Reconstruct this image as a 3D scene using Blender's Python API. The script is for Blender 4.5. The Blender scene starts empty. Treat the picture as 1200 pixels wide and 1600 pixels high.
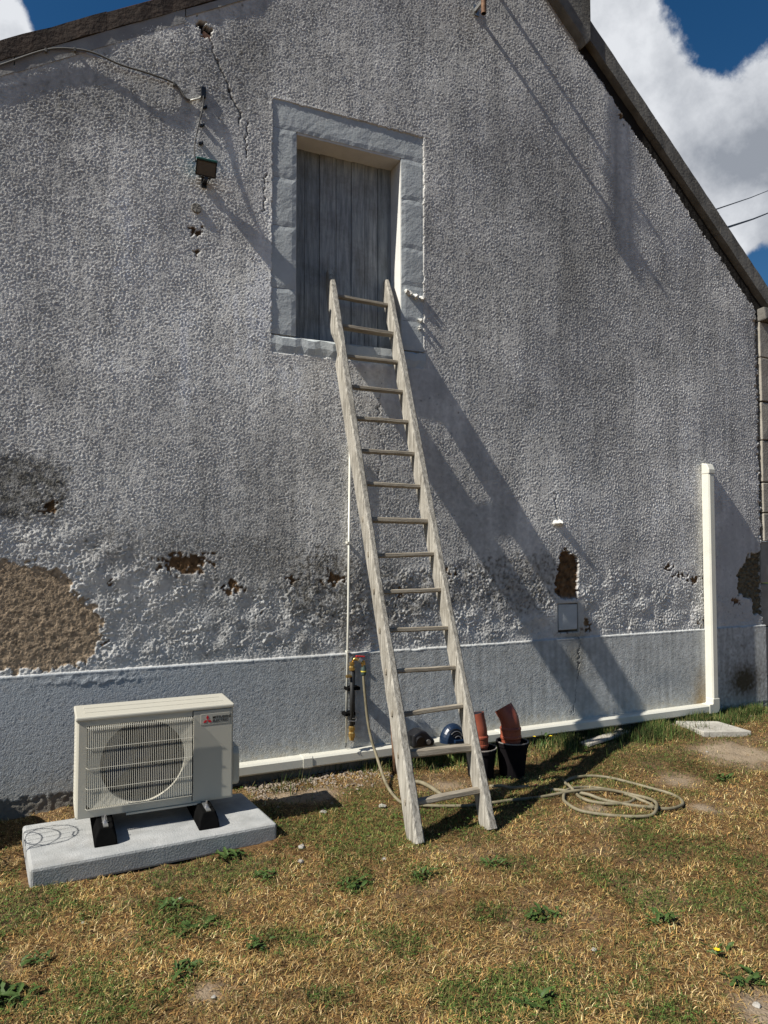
import bpy, math, random
import numpy as np
from mathutils import Vector, Matrix
random.seed(7); RNG = np.random.default_rng(11)
S = bpy.context.scene; COL = S.collection
R = math.radians
# ------------------------------------------------------------------ camera
YAW, PIT, FPX = R(24.8), R(2.5), 1130.0
CAMP = np.array([0.0, -4.87, 1.6])
cam = bpy.data.objects.new('camera', bpy.data.cameras.new('camera')); COL.objects.link(cam)
cam.location = CAMP; cam.rotation_euler = (R(90) + PIT, 0, -YAW)
cam.data.sensor_fit = 'HORIZONTAL'; cam.data.sensor_width = 36; cam.data.lens = FPX / 1200 * 36
cam.data.clip_start = .05; cam.data.clip_end = 3000
S.camera = cam
# ------------------------------------------------------------------ light
SUN = Vector((-7.5, -1.0, 7.5)).normalized()
sun = bpy.data.objects.new('sun', bpy.data.lights.new('sun', 'SUN')); COL.objects.link(sun)
sun.data.energy = 5.0; sun.data.angle = R(.5); sun.data.color = (1.0, .95, .86)
sun.rotation_euler = SUN.to_track_quat('Z', 'Y').to_euler(); sun.location = (-6, -2, 9)
S.view_settings.view_transform = 'Standard'; S.view_settings.look = 'None'
S.view_settings.gamma = 1; S.view_settings.use_curve_mapping = False
S.view_settings.exposure = 0.50
world = bpy.data.worlds.new('World'); S.world = world; world.use_nodes = True

def srgb(r, g, b):
    f = lambda c: (c/255/12.92) if c/255 <= .04045 else ((c/255+.055)/1.055)**2.4
    return (f(r), f(g), f(b), 1)

fwv = np.array([math.sin(YAW)*math.cos(PIT), math.cos(YAW)*math.cos(PIT), math.sin(PIT)])
rv = np.array([math.cos(YAW), -math.sin(YAW), 0]); uv = np.cross(rv, fwv)
# survey of the photograph: a direction for a pixel, met with the wall plane or with level ground
def ray(x, y): return fwv + rv*(x-600)/FPX - uv*(y-800)/FPX
def W(x, y, yo=0.0):
    d = ray(x, y); return CAMP + d*(yo-CAMP[1])/d[1]
def G(x, y, z=0.0):
    d = ray(x, y); return CAMP + d*(z-CAMP[2])/d[2]

# ------------------------------------------------------------------ sky
def sky():
    nt = world.node_tree; nt.nodes.clear(); N = nt.nodes.new; L = nt.links.new
    out = N('ShaderNodeOutputWorld'); bg = N('ShaderNodeBackground'); bg.inputs[1].default_value = .052
    L(bg.outputs[0], out.inputs[0])
    st = N('ShaderNodeTexSky'); st.sky_type = 'NISHITA'; st.sun_disc = False
    st.sun_elevation = math.asin(SUN.z); st.sun_rotation = math.atan2(SUN.x, SUN.y)
    st.air_density = 1.0; st.dust_density = .3; st.ozone_density = 3.0
    sat = N('ShaderNodeHueSaturation'); sat.inputs['Saturation'].default_value = 1.32; sat.inputs['Value'].default_value = .9
    L(st.outputs[0], sat.inputs['Color'])
    tc = N('ShaderNodeTexCoord')
    def M(op, a, b=None, c=None):
        n = N('ShaderNodeMath'); n.operation = op
        for i, v in enumerate((a, b, c)):
            if v is None: continue
            if isinstance(v, (int, float)): n.inputs[i].default_value = v
            else: L(v, n.inputs[i])
        return n.outputs[0]
    def noise(scale, det, off, rough=.55):
        m = N('ShaderNodeMapping'); m.inputs['Location'].default_value = off; L(tc.outputs['Generated'], m.inputs[0])
        n = N('ShaderNodeTexNoise'); n.inputs['Scale'].default_value = scale; n.inputs['Detail'].default_value = det
        n.inputs['Roughness'].default_value = rough; L(m.outputs[0], n.inputs[0]); return n.outputs[0]
    fine = noise(10, 12, (3.1, 1.2, .4), .62)
    big = noise(2.1, 3, (.3, .1, .9))
    dens = M('MULTIPLY_ADD', M('SUBTRACT', fine, .5), 3.4, M('MULTIPLY', M('SUBTRACT', big, .50), 2.0))
    # cumulus banks: (pixel, angular radius, weight)
    for (px, py, rad, w) in [(1090, 230, 9, .9), (975, 90, 4.6, 1.0), (1160, 165, 6.0, 1.1), (1190, 350, 4.0, .8), (5, 42, 2.6, 1.4), (260, -40, 7, -1.2), (1150, -5, 4.6, -1.6),
                             (1190, 450, 3.6, -2.0), (130, 15, 3.6, -1.6), (1290, 20, 8, -1.0), (1340, 250, 9, .9)]:
        d = ray(px, py); d = d/np.linalg.norm(d)
        v = N('ShaderNodeVectorMath'); v.operation = 'DOT_PRODUCT'; L(tc.outputs['Generated'], v.inputs[0]); v.inputs[1].default_value = d
        mr = N('ShaderNodeMapRange'); mr.interpolation_type = 'SMOOTHSTEP'
        mr.inputs['From Min'].default_value = math.cos(R(rad*1.35)); mr.inputs['From Max'].default_value = math.cos(R(rad*.45))
        mr.inputs['To Max'].default_value = w; L(v.outputs['Value'], mr.inputs['Value'])
        dens = M('ADD', dens, mr.outputs[0])
    a = N('ShaderNodeMapRange'); a.interpolation_type = 'SMOOTHSTEP'
    a.inputs['From Min'].default_value = .25; a.inputs['From Max'].default_value = .85; L(dens, a.inputs['Value'])
    n2 = noise(7, 7, (5.2, 1.0, .25), .5)
    sx = N('ShaderNodeSeparateXYZ'); L(tc.outputs['Generated'], sx.inputs[0])
    zt = M('MULTIPLY', M('SUBTRACT', M('MINIMUM', sx.outputs[2], .62), .40), 1.7)
    sh = M('ADD', M('MULTIPLY_ADD', M('SUBTRACT', n2, .5), 2.0, .46), M('ADD', zt, M('MULTIPLY', M('SUBTRACT', fine, .5), 2.2)))
    ramp = N('ShaderNodeValToRGB'); e = ramp.color_ramp.elements
    e[0].position = .02; e[0].color = srgb(150, 156, 166); e[1].position = .98; e[1].color = srgb(228, 231, 236)
    L(sh, ramp.inputs[0])
    up = N('ShaderNodeVectorMath'); up.operation = 'SCALE'; up.inputs['Scale'].default_value = 13.5; L(ramp.outputs[0], up.inputs[0])
    mx = N('ShaderNodeMix'); mx.data_type = 'RGBA'
    L(a.outputs[0], mx.inputs[0]); L(sat.outputs[0], mx.inputs[6]); L(up.outputs[0], mx.inputs[7]); L(mx.outputs[2], bg.inputs[0])
sky()

# ------------------------------------------------------------------ materials
def mat(name, col, rough=.8, metal=0, var=.12, scale=12, bump=0, bscale=60, col2=None, attr=None, stretch=None, spec=.4, dirt=0):
    m = bpy.data.materials.new(name); m.use_nodes = True; nt = m.node_tree; L = nt.links.new; N = nt.nodes.new
    b = nt.nodes['Principled BSDF']; b.inputs['Roughness'].default_value = rough; b.inputs['Metallic'].default_value = metal
    b.inputs['Specular IOR Level'].default_value = spec
    tc = N('ShaderNodeTexCoord'); mp = N('ShaderNodeMapping'); L(tc.outputs['Object'], mp.inputs[0])
    if stretch: mp.inputs['Scale'].default_value = stretch
    n = N('ShaderNodeTexNoise'); n.inputs['Scale'].default_value = scale; n.inputs['Detail'].default_value = 8; n.inputs['Roughness'].default_value = .65
    L(mp.outputs[0], n.inputs[0])
    r = N('ShaderNodeValToRGB'); L(n.outputs[0], r.inputs[0]); e = r.color_ramp.elements
    c = tuple(col[:3]); c2 = tuple(col2[:3]) if col2 else tuple(x*(1+var) for x in c)
    c1 = c if col2 else tuple(x*(1-var) for x in c)
    e[0].position = .32; e[0].color = (*c1, 1); e[1].position = .68; e[1].color = (*c2, 1)
    outc = r.outputs[0]
    if attr:
        at = N('ShaderNodeAttribute'); at.attribute_name = attr
        mx = N('ShaderNodeMix'); mx.data_type = 'RGBA'; mx.blend_type = 'MULTIPLY'; mx.inputs[0].default_value = 1
        L(at.outputs['Color'], mx.inputs[6]); L(outc, mx.inputs[7]); outc = mx.outputs[2]
    if dirt:
        n3 = N('ShaderNodeTexNoise'); n3.inputs['Scale'].default_value = 3.3; n3.inputs['Detail'].default_value = 9; n3.inputs['Roughness'].default_value = .7
        L(tc.outputs['Object'], n3.inputs[0])
        mr = N('ShaderNodeMapRange'); mr.inputs['From Min'].default_value = .5; mr.inputs['From Max'].default_value = .72; mr.inputs['To Max'].default_value = dirt
        L(n3.outputs[0], mr.inputs['Value'])
        mx = N('ShaderNodeMix'); mx.data_type = 'RGBA'; L(mr.outputs[0], mx.inputs[0]); L(outc, mx.inputs[6])
        mx.inputs[7].default_value = (.10, .085, .06, 1); outc = mx.outputs[2]
    L(outc, b.inputs['Base Color'])
    if bump:
        n2 = N('ShaderNodeTexNoise'); n2.inputs['Scale'].default_value = bscale; n2.inputs['Detail'].default_value = 6
        L(mp.outputs[0], n2.inputs[0]); bp = N('ShaderNodeBump'); bp.inputs['Strength'].default_value = min(1, bump); bp.inputs['Distance'].default_value = .004
        L(n2.outputs[0], bp.inputs['Height']); L(bp.outputs[0], b.inputs['Normal'])
    return m
MT = dict(
 wall=mat('render_wall', (1, 1, 1), .9, var=.07, scale=45, attr='Col', bump=.9, bscale=130, spec=.25),
 stone=mat('painted_stone', (.44, .475, .485), .85, col2=(.54, .57, .575), scale=9, bump=.5, bscale=60, dirt=.22),
 reveal=mat('reveal_paint', (.62, .61, .58), .8, var=.08, scale=8, bump=.4, bscale=60),
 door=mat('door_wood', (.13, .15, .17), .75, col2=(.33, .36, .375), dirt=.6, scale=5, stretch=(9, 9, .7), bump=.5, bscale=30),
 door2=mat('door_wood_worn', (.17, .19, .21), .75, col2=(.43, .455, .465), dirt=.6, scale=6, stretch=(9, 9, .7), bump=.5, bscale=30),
 wood=mat('weathered_wood', (.13, .118, .098), .8, col2=(.53, .50, .435), scale=6, stretch=(14, 14, .7), bump=1, bscale=30, dirt=.6),
 rung=mat('rung_wood', (.15, .125, .095), .8, col2=(.38, .34, .27), scale=5, stretch=(.9, 12, 12), bump=.6, bscale=30, dirt=.4),
 pvc=mat('white_plastic', (.62, .61, .54), .35, var=.02, scale=4, spec=.5, dirt=.14),
 acw=mat('ivory_enamel', (.49, .47, .40), .4, var=.015, scale=4, spec=.5),
 wire=mat('white_wire', (.62, .60, .52), .4, var=.02),
 dark=mat('dark_inside', (.012, .012, .02), .7, var=.2),
 fan=mat('fan_plastic', (.018, .018, .034), .4, var=.1),
 fins=mat('coil_fins', (.12, .13, .14), .5, metal=.6, var=.1),
 badge=mat('badge_plate', (.42, .405, .35), .4, var=.01),
 red=mat('logo_red', (.55, .02, .03), .5, var=.02),
 black=mat('black_print', (.02, .02, .02), .5, var=.02),
 rubber=mat('black_rubber', (.007, .007, .007), .95, var=.2, bump=.2, spec=0),
 zinc=mat('zinc_bolt', (.55, .55, .57), .35, metal=.9, var=.1),
 conc=mat('concrete', (.28, .29, .29), .9, col2=(.40, .405, .40), scale=7, bump=.8, bscale=120, dirt=.35),
 oldconc=mat('old_concrete', (.30, .285, .25), .9, col2=(.46, .44, .39), scale=9, bump=.8, bscale=60, dirt=.4),
 verge=mat('verge_brown', (.035, .027, .022), .95, col2=(.085, .062, .048), scale=11, bump=1, bscale=50),
 board=mat('grey_board', (.26, .255, .25), .9, col2=(.36, .355, .34), scale=6, bump=.6, bscale=60),
 coping=mat('cement_coping', (.095, .09, .08), .9, col2=(.20, .19, .17), scale=6, bump=.9, bscale=45, dirt=.5),
 nearblack=mat('nearblack_strip', (.008, .007, .006), .95, col2=(.018, .015, .012), scale=12, bump=1, bscale=40),
 tile=mat('roof_tile', (.20, .085, .05), .9, col2=(.32, .16, .10), scale=8, bump=.6, bscale=50),
 quoin=mat('quoin_stone', (.25, .23, .195), .9, col2=(.37, .345, .30), scale=7, bump=.8, bscale=60, dirt=.2),
 brick=mat('broken_tile', (.22, .10, .06), .9, col2=(.32, .2, .14), scale=30, bump=.8),
 cable=mat('cable_grey', (.12, .115, .105), .7, var=.2, scale=30),
 bcable=mat('cable_black', (.02, .02, .02), .6, var=.2),
 teal=mat('teal_housing', (.03, .14, .13), .5, var=.15),
 glass=mat('lamp_glass', (.10, .09, .075), .25, var=.1, spec=.6),
 steel=mat('galvanised_steel', (.35, .35, .34), .45, metal=.8, var=.2),
 rust=mat('rusty_pipe', (.09, .045, .028), .75, col2=(.24, .14, .08), scale=30, metal=.3, bump=.5),
 brass=mat('brass', (.55, .36, .12), .35, metal=.9, var=.2),
 tapred=mat('tap_red', (.45, .02, .02), .4, var=.1),
 hose=mat('garden_hose', (.13, .112, .068), .65, col2=(.24, .21, .14), scale=14, bump=.2),
 hoseend=mat('hose_connector', (.05, .075, .065), .5, var=.2),
 yellow=mat('yellow_ring', (.55, .45, .05), .5, var=.1),
 terra=mat('orange_pvc', (.22, .05, .025), .5, col2=(.32, .085, .045), dirt=.3, scale=6, spec=.5),
 pot=mat('black_pot', (.008, .007, .008), .8, var=.2, spec=.05),
 potrim=mat('pot_rim_grey', (.22, .20, .18), .8, var=.2),  # pale grey ring along the pot rim
 blue=mat('blue_plastic', (.006, .018, .045), .35, var=.15, spec=.6),
 blackp=mat('black_plastic', (.012, .012, .014), .35, var=.2, spec=.5),
 ground=None,
 blade=mat('grass_blades', (1, 1, 1), .8, var=.1, scale=3, attr='Col', spec=.2),
 leaf=mat('weed_leaf', (.022, .05, .011), .6, col2=(.085, .135, .03), scale=6, spec=.3),
 petal=mat('yellow_petal', (.75, .55, .02), .6, var=.05),
 rubble=mat('rubble', (.13, .10, .075), .95, col2=(.33, .275, .215), scale=9),
 rock=mat('pale_stone', (.25, .23, .20), .9, col2=(.42, .40, .36), scale=20, bump=.6),
 redb=mat('red_brick_chip', (.35, .12, .08), .9, var=.3),
 plank=mat('grey_plank', (.30, .27, .23), .85, col2=(.46, .43, .37), scale=5, stretch=(1, 10, 10), bump=.6),
 barrel=mat('barrel_green', (.03, .06, .04), .5, var=.1),
 white=mat('far_white', (.7, .7, .68), .8, var=.05), farblue=mat('far_blue', (.03, .06, .16), .4, var=.1),
 hedge=mat('hedge_leaves', (.04, .075, .02), .8, col2=(.08, .12, .03), scale=3),
 mortar=mat('grey_disc', (.20, .19, .17), .9, var=.15, scale=30, bump=.5), chip=mat('white_chip', (.66, .65, .61), .85, var=.06, bump=.5),
)
# lawn soil
def ground_mat():
    m = bpy.data.materials.new('lawn_soil'); m.use_nodes = True; nt = m.node_tree; L = nt.links.new; N = nt.nodes.new
    b = nt.nodes['Principled BSDF']; b.inputs['Roughness'].default_value = 1; b.inputs['Specular IOR Level'].default_value = .1
    tc = N('ShaderNodeTexCoord')
    def nz(s, d): 
        n = N('ShaderNodeTexNoise'); n.inputs['Scale'].default_value = s; n.inputs['Detail'].default_value = d; L(tc.outputs['Object'], n.inputs[0]); return n.outputs[0]
    r = N('ShaderNodeValToRGB'); L(nz(38, 8), r.inputs[0]); e = r.color_ramp.elements
    e[0].position = .3; e[0].color = (.03, .018, .009, 1); e[1].position = .7; e[1].color = (.19, .11, .048, 1)
    at = N('ShaderNodeAttribute'); at.attribute_name = 'Col'
    mx = N('ShaderNodeMix'); mx.data_type = 'RGBA'; L(at.outputs['Fac'], mx.inputs[0])
    L(r.outputs[0], mx.inputs[6])
    r2 = N('ShaderNodeValToRGB'); L(nz(60, 6), r2.inputs[0]); r2.color_ramp.elements[0].color = (.17, .125, .08, 1); r2.color_ramp.elements[1].color = (.36, .29, .21, 1)
    L(r2.outputs[0], mx.inputs[7]); L(mx.outputs[2], b.inputs['Base Color'])
    bp = N('ShaderNodeBump'); bp.inputs['Distance'].default_value = .01; L(nz(90, 6), bp.inputs['Height']); L(bp.outputs[0], b.inputs['Normal'])
    return m
MT['ground'] = ground_mat()

# ------------------------------------------------------------------ mesh helpers
class MB:
    def __init__(s): s.v = []; s.f = []
    def add(s, vs, fs):
        o = len(s.v); s.v += [tuple(map(float, p)) for p in vs]; s.f += [tuple(i+o for i in f) for f in fs]; return s
    def box(s, a, b, M=None):
        (x0, y0, z0), (x1, y1, z1) = a, b
        vs = [Vector(p) for p in ((x0,y0,z0),(x1,y0,z0),(x1,y1,z0),(x0,y1,z0),(x0,y0,z1),(x1,y0,z1),(x1,y1,z1),(x0,y1,z1))]
        if M: vs = [M @ p for p in vs]
        return s.add(vs, [(0,3,2,1),(4,5,6,7),(0,1,5,4),(1,2,6,5),(2,3,7,6),(3,0,4,7)])
    def tube(s, pts, r, n=8, cap=True, rs=None):
        pts = [Vector(p) for p in pts]; rings = []; up = None
        for i, p in enumerate(pts):
            t = (pts[min(i+1, len(pts)-1)] - pts[max(i-1, 0)]).normalized()
            if up is None: up = Vector((0,0,1)) if abs(t.z) < .9 else Vector((1,0,0))
            a = t.cross(up).normalized(); up = a.cross(t).normalized()
            rr = rs[i] if rs else r
            rings.append([p + (a*math.cos(k*2*math.pi/n) + up*math.sin(k*2*math.pi/n))*rr for k in range(n)])
        vs = [q for g in rings for q in g]; m = len(pts)
        fs = [(i*n+k, i*n+(k+1) % n, (i+1)*n+(k+1) % n, (i+1)*n+k) for i in range(m-1) for k in range(n)]
        if cap: fs += [tuple(range(n-1, -1, -1)), tuple((m-1)*n+k for k in range(n))]
        return s.add(vs, fs)
    def prism(s, poly, ax, a, b):
        n = len(poly)
        def P(p, t): return (p[0], t, p[1]) if ax == 'y' else ((t, p[0], p[1]) if ax == 'x' else (p[0], p[1], t))
        vs = [P(p, a) for p in poly] + [P(p, b) for p in poly]
        return s.add(vs, [tuple(range(n)), tuple(range(2*n-1, n-1, -1))] + [(i, i+n, (i+1) % n+n, (i+1) % n) for i in range(n)])
    def rev(s, prof, c=(0,0,0), n=20, M=None):
        vs = []
        for r_, z in prof:
            for k in range(n):
                a = k*2*math.pi/n; p = Vector((r_*math.cos(a), r_*math.sin(a), z))
                if M: p = M @ p
                vs.append(p + Vector(c))
        m = len(prof)
        return s.add(vs, [(i*n+k, i*n+(k+1) % n, (i+1)*n+(k+1) % n, (i+1)*n+k) for i in range(m-1) for k in range(n)])
def obj(name, mb, m, parent=None, smooth=False, bevel=0, jit=0, label=None, cat=None, group=None, kind=None, fix=True):
    me = bpy.data.meshes.new(name)
    vs = mb.v
    if jit: vs = [(x+random.uniform(-jit, jit), y+random.uniform(-jit, jit), z+random.uniform(-jit, jit)) for x, y, z in vs]
    me.from_pydata(vs, [], mb.f); 
    if fix:
        import bmesh
        bm = bmesh.new(); bm.from_mesh(me); bmesh.ops.recalc_face_normals(bm, faces=bm.faces); bm.to_mesh(me); bm.free()
    me.materials.append(MT[m] if isinstance(m, str) else m)
    if smooth: me.polygons.foreach_set('use_smooth', [True]*len(me.polygons))
    o = bpy.data.objects.new(name, me); COL.objects.link(o); o.parent = parent
    if bevel:
        b = o.modifiers.new('bevel', 'BEVEL'); b.width = bevel; b.segments = 2; b.limit_method = 'ANGLE'
    tag(o, label, cat, group, kind); return o
def tag(o, label=None, cat=None, group=None, kind=None):
    for k, v in (('label', label), ('category', cat), ('group', group), ('kind', kind)):
        if v: o[k] = v
def empty(name, loc, label, cat, group=None):
    o = bpy.data.objects.new(name, None); COL.objects.link(o); o.location = loc; o.empty_display_size = .1
    tag(o, label, cat, group); return o
def cr(pts, n=8):
    pts = [np.array(p, float) for p in pts]; P = [2*pts[0]-pts[1]] + pts + [2*pts[-1]-pts[-2]]; out = []
    for i in range(1, len(P)-2):
        for k in range(n):
            t = k/n; a, b, c, d = P[i-1], P[i], P[i+1], P[i+2]
            out.append(.5*((2*b)+(c-a)*t+(2*a-5*b+4*c-d)*t*t+(3*b-a-3*c+d)*t**3))
    return out + [pts[-1]]
def np_mesh(name, co, quads, col, m, parent=None, smooth=True, tri=None):
    me = bpy.data.meshes.new(name); nv = len(co); me.vertices.add(nv); me.vertices.foreach_set('co', co.astype(np.float32).ravel())
    nq = len(quads); nt_ = 0 if tri is None else len(tri)
    idx = quads.ravel() if tri is None else np.concatenate([quads.ravel(), tri.ravel()])
    me.loops.add(len(idx)); me.loops.foreach_set('vertex_index', idx.astype(np.int32))
    me.polygons.add(nq+nt_)
    st = np.arange(nq)*4
    if nt_: st = np.concatenate([st, nq*4+np.arange(nt_)*3])
    me.polygons.foreach_set('loop_start', st.astype(np.int32))
    me.polygons.foreach_set('use_smooth', np.full(nq+nt_, smooth))
    me.update(calc_edges=True)
    if col is not None:
        ca = me.color_attributes.new('Col', 'FLOAT_COLOR', 'POINT')
        ca.data.foreach_set('color', np.concatenate([col, np.ones((nv, 1))], 1).astype(np.float32).ravel())
    me.materials.append(MT[m]); o = bpy.data.objects.new(name, me); COL.objects.link(o); o.parent = parent; return o

# ------------------------------------------------------------------ the house
# gable outline (metres on the wall plane)
def roofz(x): return np.minimum(4.640+.62*x, 9.75-.926*x)
XL, XR = -3.4, 6.325
OP = (1.56, 2.40, 3.07, 4.55)         # hatch opening
FR = (1.385, 2.585, 2.945, 4.76)      # its stone surround
PZ = .812                              # top of plinth
house = empty('rendered_house', (2.5, 0, 0), 'old grey roughcast gable with a boarded loft hatch and stained flaking render', 'house')
hI = Matrix.Translation((-2.5, 0, 0))
def hpart(name, mb, m, parent=house, **k):
    o = obj(name, mb, m, None, **k); o.parent = parent
    if parent is house: o.matrix_parent_inverse = hI
    return o
ST = .0070
xs = np.arange(-.75, XR+ST/2, ST); zs = np.arange(-.15, 6.72, ST)
NX, NZ = len(xs), len(zs); XX, ZZ = np.meshgrid(xs, zs)
fx = np.fft.rfftfreq(NX, ST)[None, :]; fz = np.fft.fftfreq(NZ, ST)[:, None]; FK = np.sqrt(fx**2+fz**2)
def band(lam, width=.45, seed=0):
    w = np.random.default_rng(seed).standard_normal((NZ, NX)); f = np.exp(-((np.log(np.maximum(FK, 1e-6)*lam))**2)/(2*width**2)); f[0, 0] = 0
    n = np.fft.irfft2(np.fft.rfft2(w)*f, s=(NZ, NX)); return n/n.std()
def streakn(lx, lz_, seed):
    w = np.random.default_rng(seed).standard_normal((NZ, NX)); f = np.exp(-((np.log(np.maximum(fx, 1e-6)*lx))**2)/.5)*np.exp(-(fz*lz_)**2); n = np.fft.irfft2(np.fft.rfft2(w)*f, s=(NZ, NX)); return n/n.std()
def low(lam, seed):
    w = np.random.default_rng(seed).standard_normal((NZ, NX)); f = np.exp(-(FK*lam)**2*3)*1.0/(1+(FK*lam*1.5)**2); f[0, 0] = 0
    n = np.fft.irfft2(np.fft.rfft2(w)*f, s=(NZ, NX)); return n/n.std()
def blur(a, s): return np.fft.irfft2(np.fft.rfft2(a)*np.exp(-2*(math.pi*FK*s)**2), s=(NZ, NX))
wx = band(.12, .6, 1)*.010 + band(.04, .5, 2)*.004; wz = band(.12, .6, 3)*.010 + band(.04, .5, 4)*.004
def pip(poly, warp=1.0):
    X = XX+wx*warp; Z = ZZ+wz*warp; ins = np.zeros(XX.shape, bool); n = len(poly)
    for i in range(n):
        x0, z0 = poly[i]; x1, z1 = poly[(i+1) % n]
        if z0 == z1: continue
        c = ((z0 > Z) != (z1 > Z)) & (X < (x1-x0)*(Z-z0)/(z1-z0)+x0); ins ^= c
    return ins.astype(float)
def wp(l): return [(W(x, y)[0], W(x, y)[2]) for x, y in l]
def pm(l, soft=0, warp=1.0):
    a = pip(wp(l), warp); return np.clip(blur(a, soft), 0, 1) if soft else a
def blob(px, py, rx, rz, warp=1.0):
    c = W(px, py); return np.exp(-(((XX+wx*warp-c[0])/rx)**2+((ZZ+wz*warp-c[2])/rz)**2))
def seg(l, w, warp=.6):
    P = wp(l); d = np.full(XX.shape, 9.0); X = XX+wx*warp; Z = ZZ+wz*warp
    for (x0, z0), (x1, z1) in zip(P[:-1], P[1:]):
        L2 = (x1-x0)**2+(z1-z0)**2; t = np.clip(((X-x0)*(x1-x0)+(Z-z0)*(z1-z0))/L2, 0, 1)
        d = np.minimum(d, np.hypot(X-x0-t*(x1-x0), Z-z0-t*(z1-z0)))
    return np.clip(1-d/w, 0, 1)
gw = np.clip((XX-.9)/3.6, 0, 1); grain = band(.0200, .48, 10)*(1-gw) + band(.0255, .52, 110)*gw*1.15 + gw*(1-gw)*.9*band(.022, .45, 111)
grain = np.sign(grain)*np.abs(grain)**1.12*(1+.28*band(.16, .7, 112)+.15*band(.6, .6, 113)).clip(.35, 1.7); grain2 = band(.0145, .2, 11); mid = band(.085, .5, 12); lum = low(.5, 13); lum2 = low(1.4, 14); mott = band(.12, .8, 15)
stucco = grain*.00122 + grain2*.00050 + mid*.00022
bm_ = np.clip(.55+.5*band(.30, .7, 18), .05, 1.5)
blister = (band(.07, .8, 16)*.0017 + band(.030, .6, 17)*.0015)*bm_ + band(.3, .5, 19)*.0025 + grain*.0009
# --- zones
rough = np.clip(pm([(-120, 800), (120, 810), (250, 880), (420, 905), (545, 905), (700, 880), (870, 900), (960, 900), (1100, 915), (1190, 930), (1190, 985), (865, 1000), (540, 1025), (-120, 1066)], .05), 0, 1)
smooth = np.clip(pm([(165, 88), (205, 100), (300, 150), (310, 158), (270, 160), (215, 140), (185, 115)], .012)*.4  # cable's shadow painted in: greyer, flatter patch below the sagging cable
         + pm([(322, 150), (350, 155), (338, 200), (345, 250), (322, 250), (318, 200)], .012)*.8
         + pm([(425, 500), (455, 560), (700, 620), (680, 520)], .04)*.3
         + pm([(1150, 760), (1120, 860), (1120, 975), (1180, 975), (1180, 860)], .03)*.7
         + blob(930, 120, .10, .16)*.5, 0, 1)
brown = pm([(-90, 868), (60, 883), (100, 893), (118, 925), (150, 950), (163, 985), (148, 1010), (140, 1035), (95, 1043), (-90, 1056)], 0, 1.6)
hole1 = pm([(878, 857), (903, 872), (903, 935), (880, 937), (868, 928), (868, 905)], 0, .8)
hole2 = pm([(1172, 866), (1192, 860), (1192, 965), (1178, 960), (1172, 935), (1153, 930), (1152, 898)], 0, 1.0)
holev = pm([(305, 30), (322, 28), (332, 62), (318, 60)], 0, 1.2)
spotn = band(.07, .6, 20)
spots = np.zeros(XX.shape)
for (px, py, rx, rz, t) in [(290, 880, .20, .085, .55), (365, 918, .09, .06, .6), (520, 905, .10, .04, .55), (455, 905, .07, .03, .7), (75, 795, .06, .035, .5), (400, 960, .06, .03, .8),
                            (1045, 888, .07, .03, .55), (1085, 905, .08, .035, .5), (1060, 900, .12, .02, .6), (1095, 975, .06, .02, .6), (1150, 940, .06, .05, .6), (918, 978, .05, .05, .45),
                            (625, 925, .04, .08, .7), (972, 183, .035, .04, .35), (307, 362, .035, .02, .3), (307, 392, .01, .01, .2), (175, 912, .02, .02, .4), (165, 1005, .02, .02, .4), (700, 895, .2, .05, .9)]:
    bb = blob(px, py, rx, rz, 1.4); spots = np.maximum(spots, np.clip((bb+spotn*.16-t)*12, 0, 1)*(bb > .12))
crack = np.maximum.reduce([seg([(330, 62), (336, 90), (350, 118), (362, 150), (375, 178), (374, 195)], .007), seg([(388, 190), (384, 215), (386, 246)], .005),
        seg([(415, 270), (412, 330)], .005), seg([(865, 770), (870, 815)], .004), seg([(905, 985), (900, 1060), (895, 1115)], .005, .9)*.7, seg([(598, 600), (590, 640), (598, 700), (590, 760)], .004, .9)*.6])
ridge = np.maximum.reduce([seg([(715, 985), (722, 955), (735, 935), (760, 925)], .011, 1.5), seg([(612, 980), (640, 962), (680, 955)], .010, 1.5), seg([(200, 990), (250, 980), (275, 975)], .011, 2),
        seg([(395, 1020), (410, 1000), (432, 985)], .012, 2), seg([(955, 900), (975, 895), (990, 905)], .02, 2)])
st_ = band(.10, .8, 70); 
def stain(a, k=2.2, t=.38, n=.14): return np.clip((a+spotn*n*.6+st_*n-t)*k, 0, 1)
moss = stain(pm([(-60, 705), (70, 710), (108, 730), (104, 806), (60, 815), (-60, 812)], .035, 2))
band1 = np.clip(stain(pm([(110, 805), (545, 850), (545, 925), (400, 940), (120, 890)], .06, 2), 1.6)*.45 + stain(pm([(480, 860), (545, 870), (640, 890), (760, 870), (870, 860), (870, 960), (700, 950), (545, 1010), (430, 950)], .06, 2), 1.8)*.75, 0, 1)
soot = np.clip(stain(pm([(60, 120), (300, 60), (420, 30), (430, 180), (230, 200), (120, 200), (0, 200), (0, 130)], .12, 2), 1.3, .25)*.5, 0, 1)
soot = np.maximum(soot, blob(300, 110, .16, .12, 2)*.5); soot = np.maximum(soot, blob(900, 430, .35, .35, 2)*.35)
plate_hole = ((XX > 3.842) & (XX < 4.052) & (ZZ > .862) & (ZZ < 1.10)).astype(float)
platef = pm([(866, 935), (912, 935), (912, 992), (866, 992)], .012)
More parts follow.
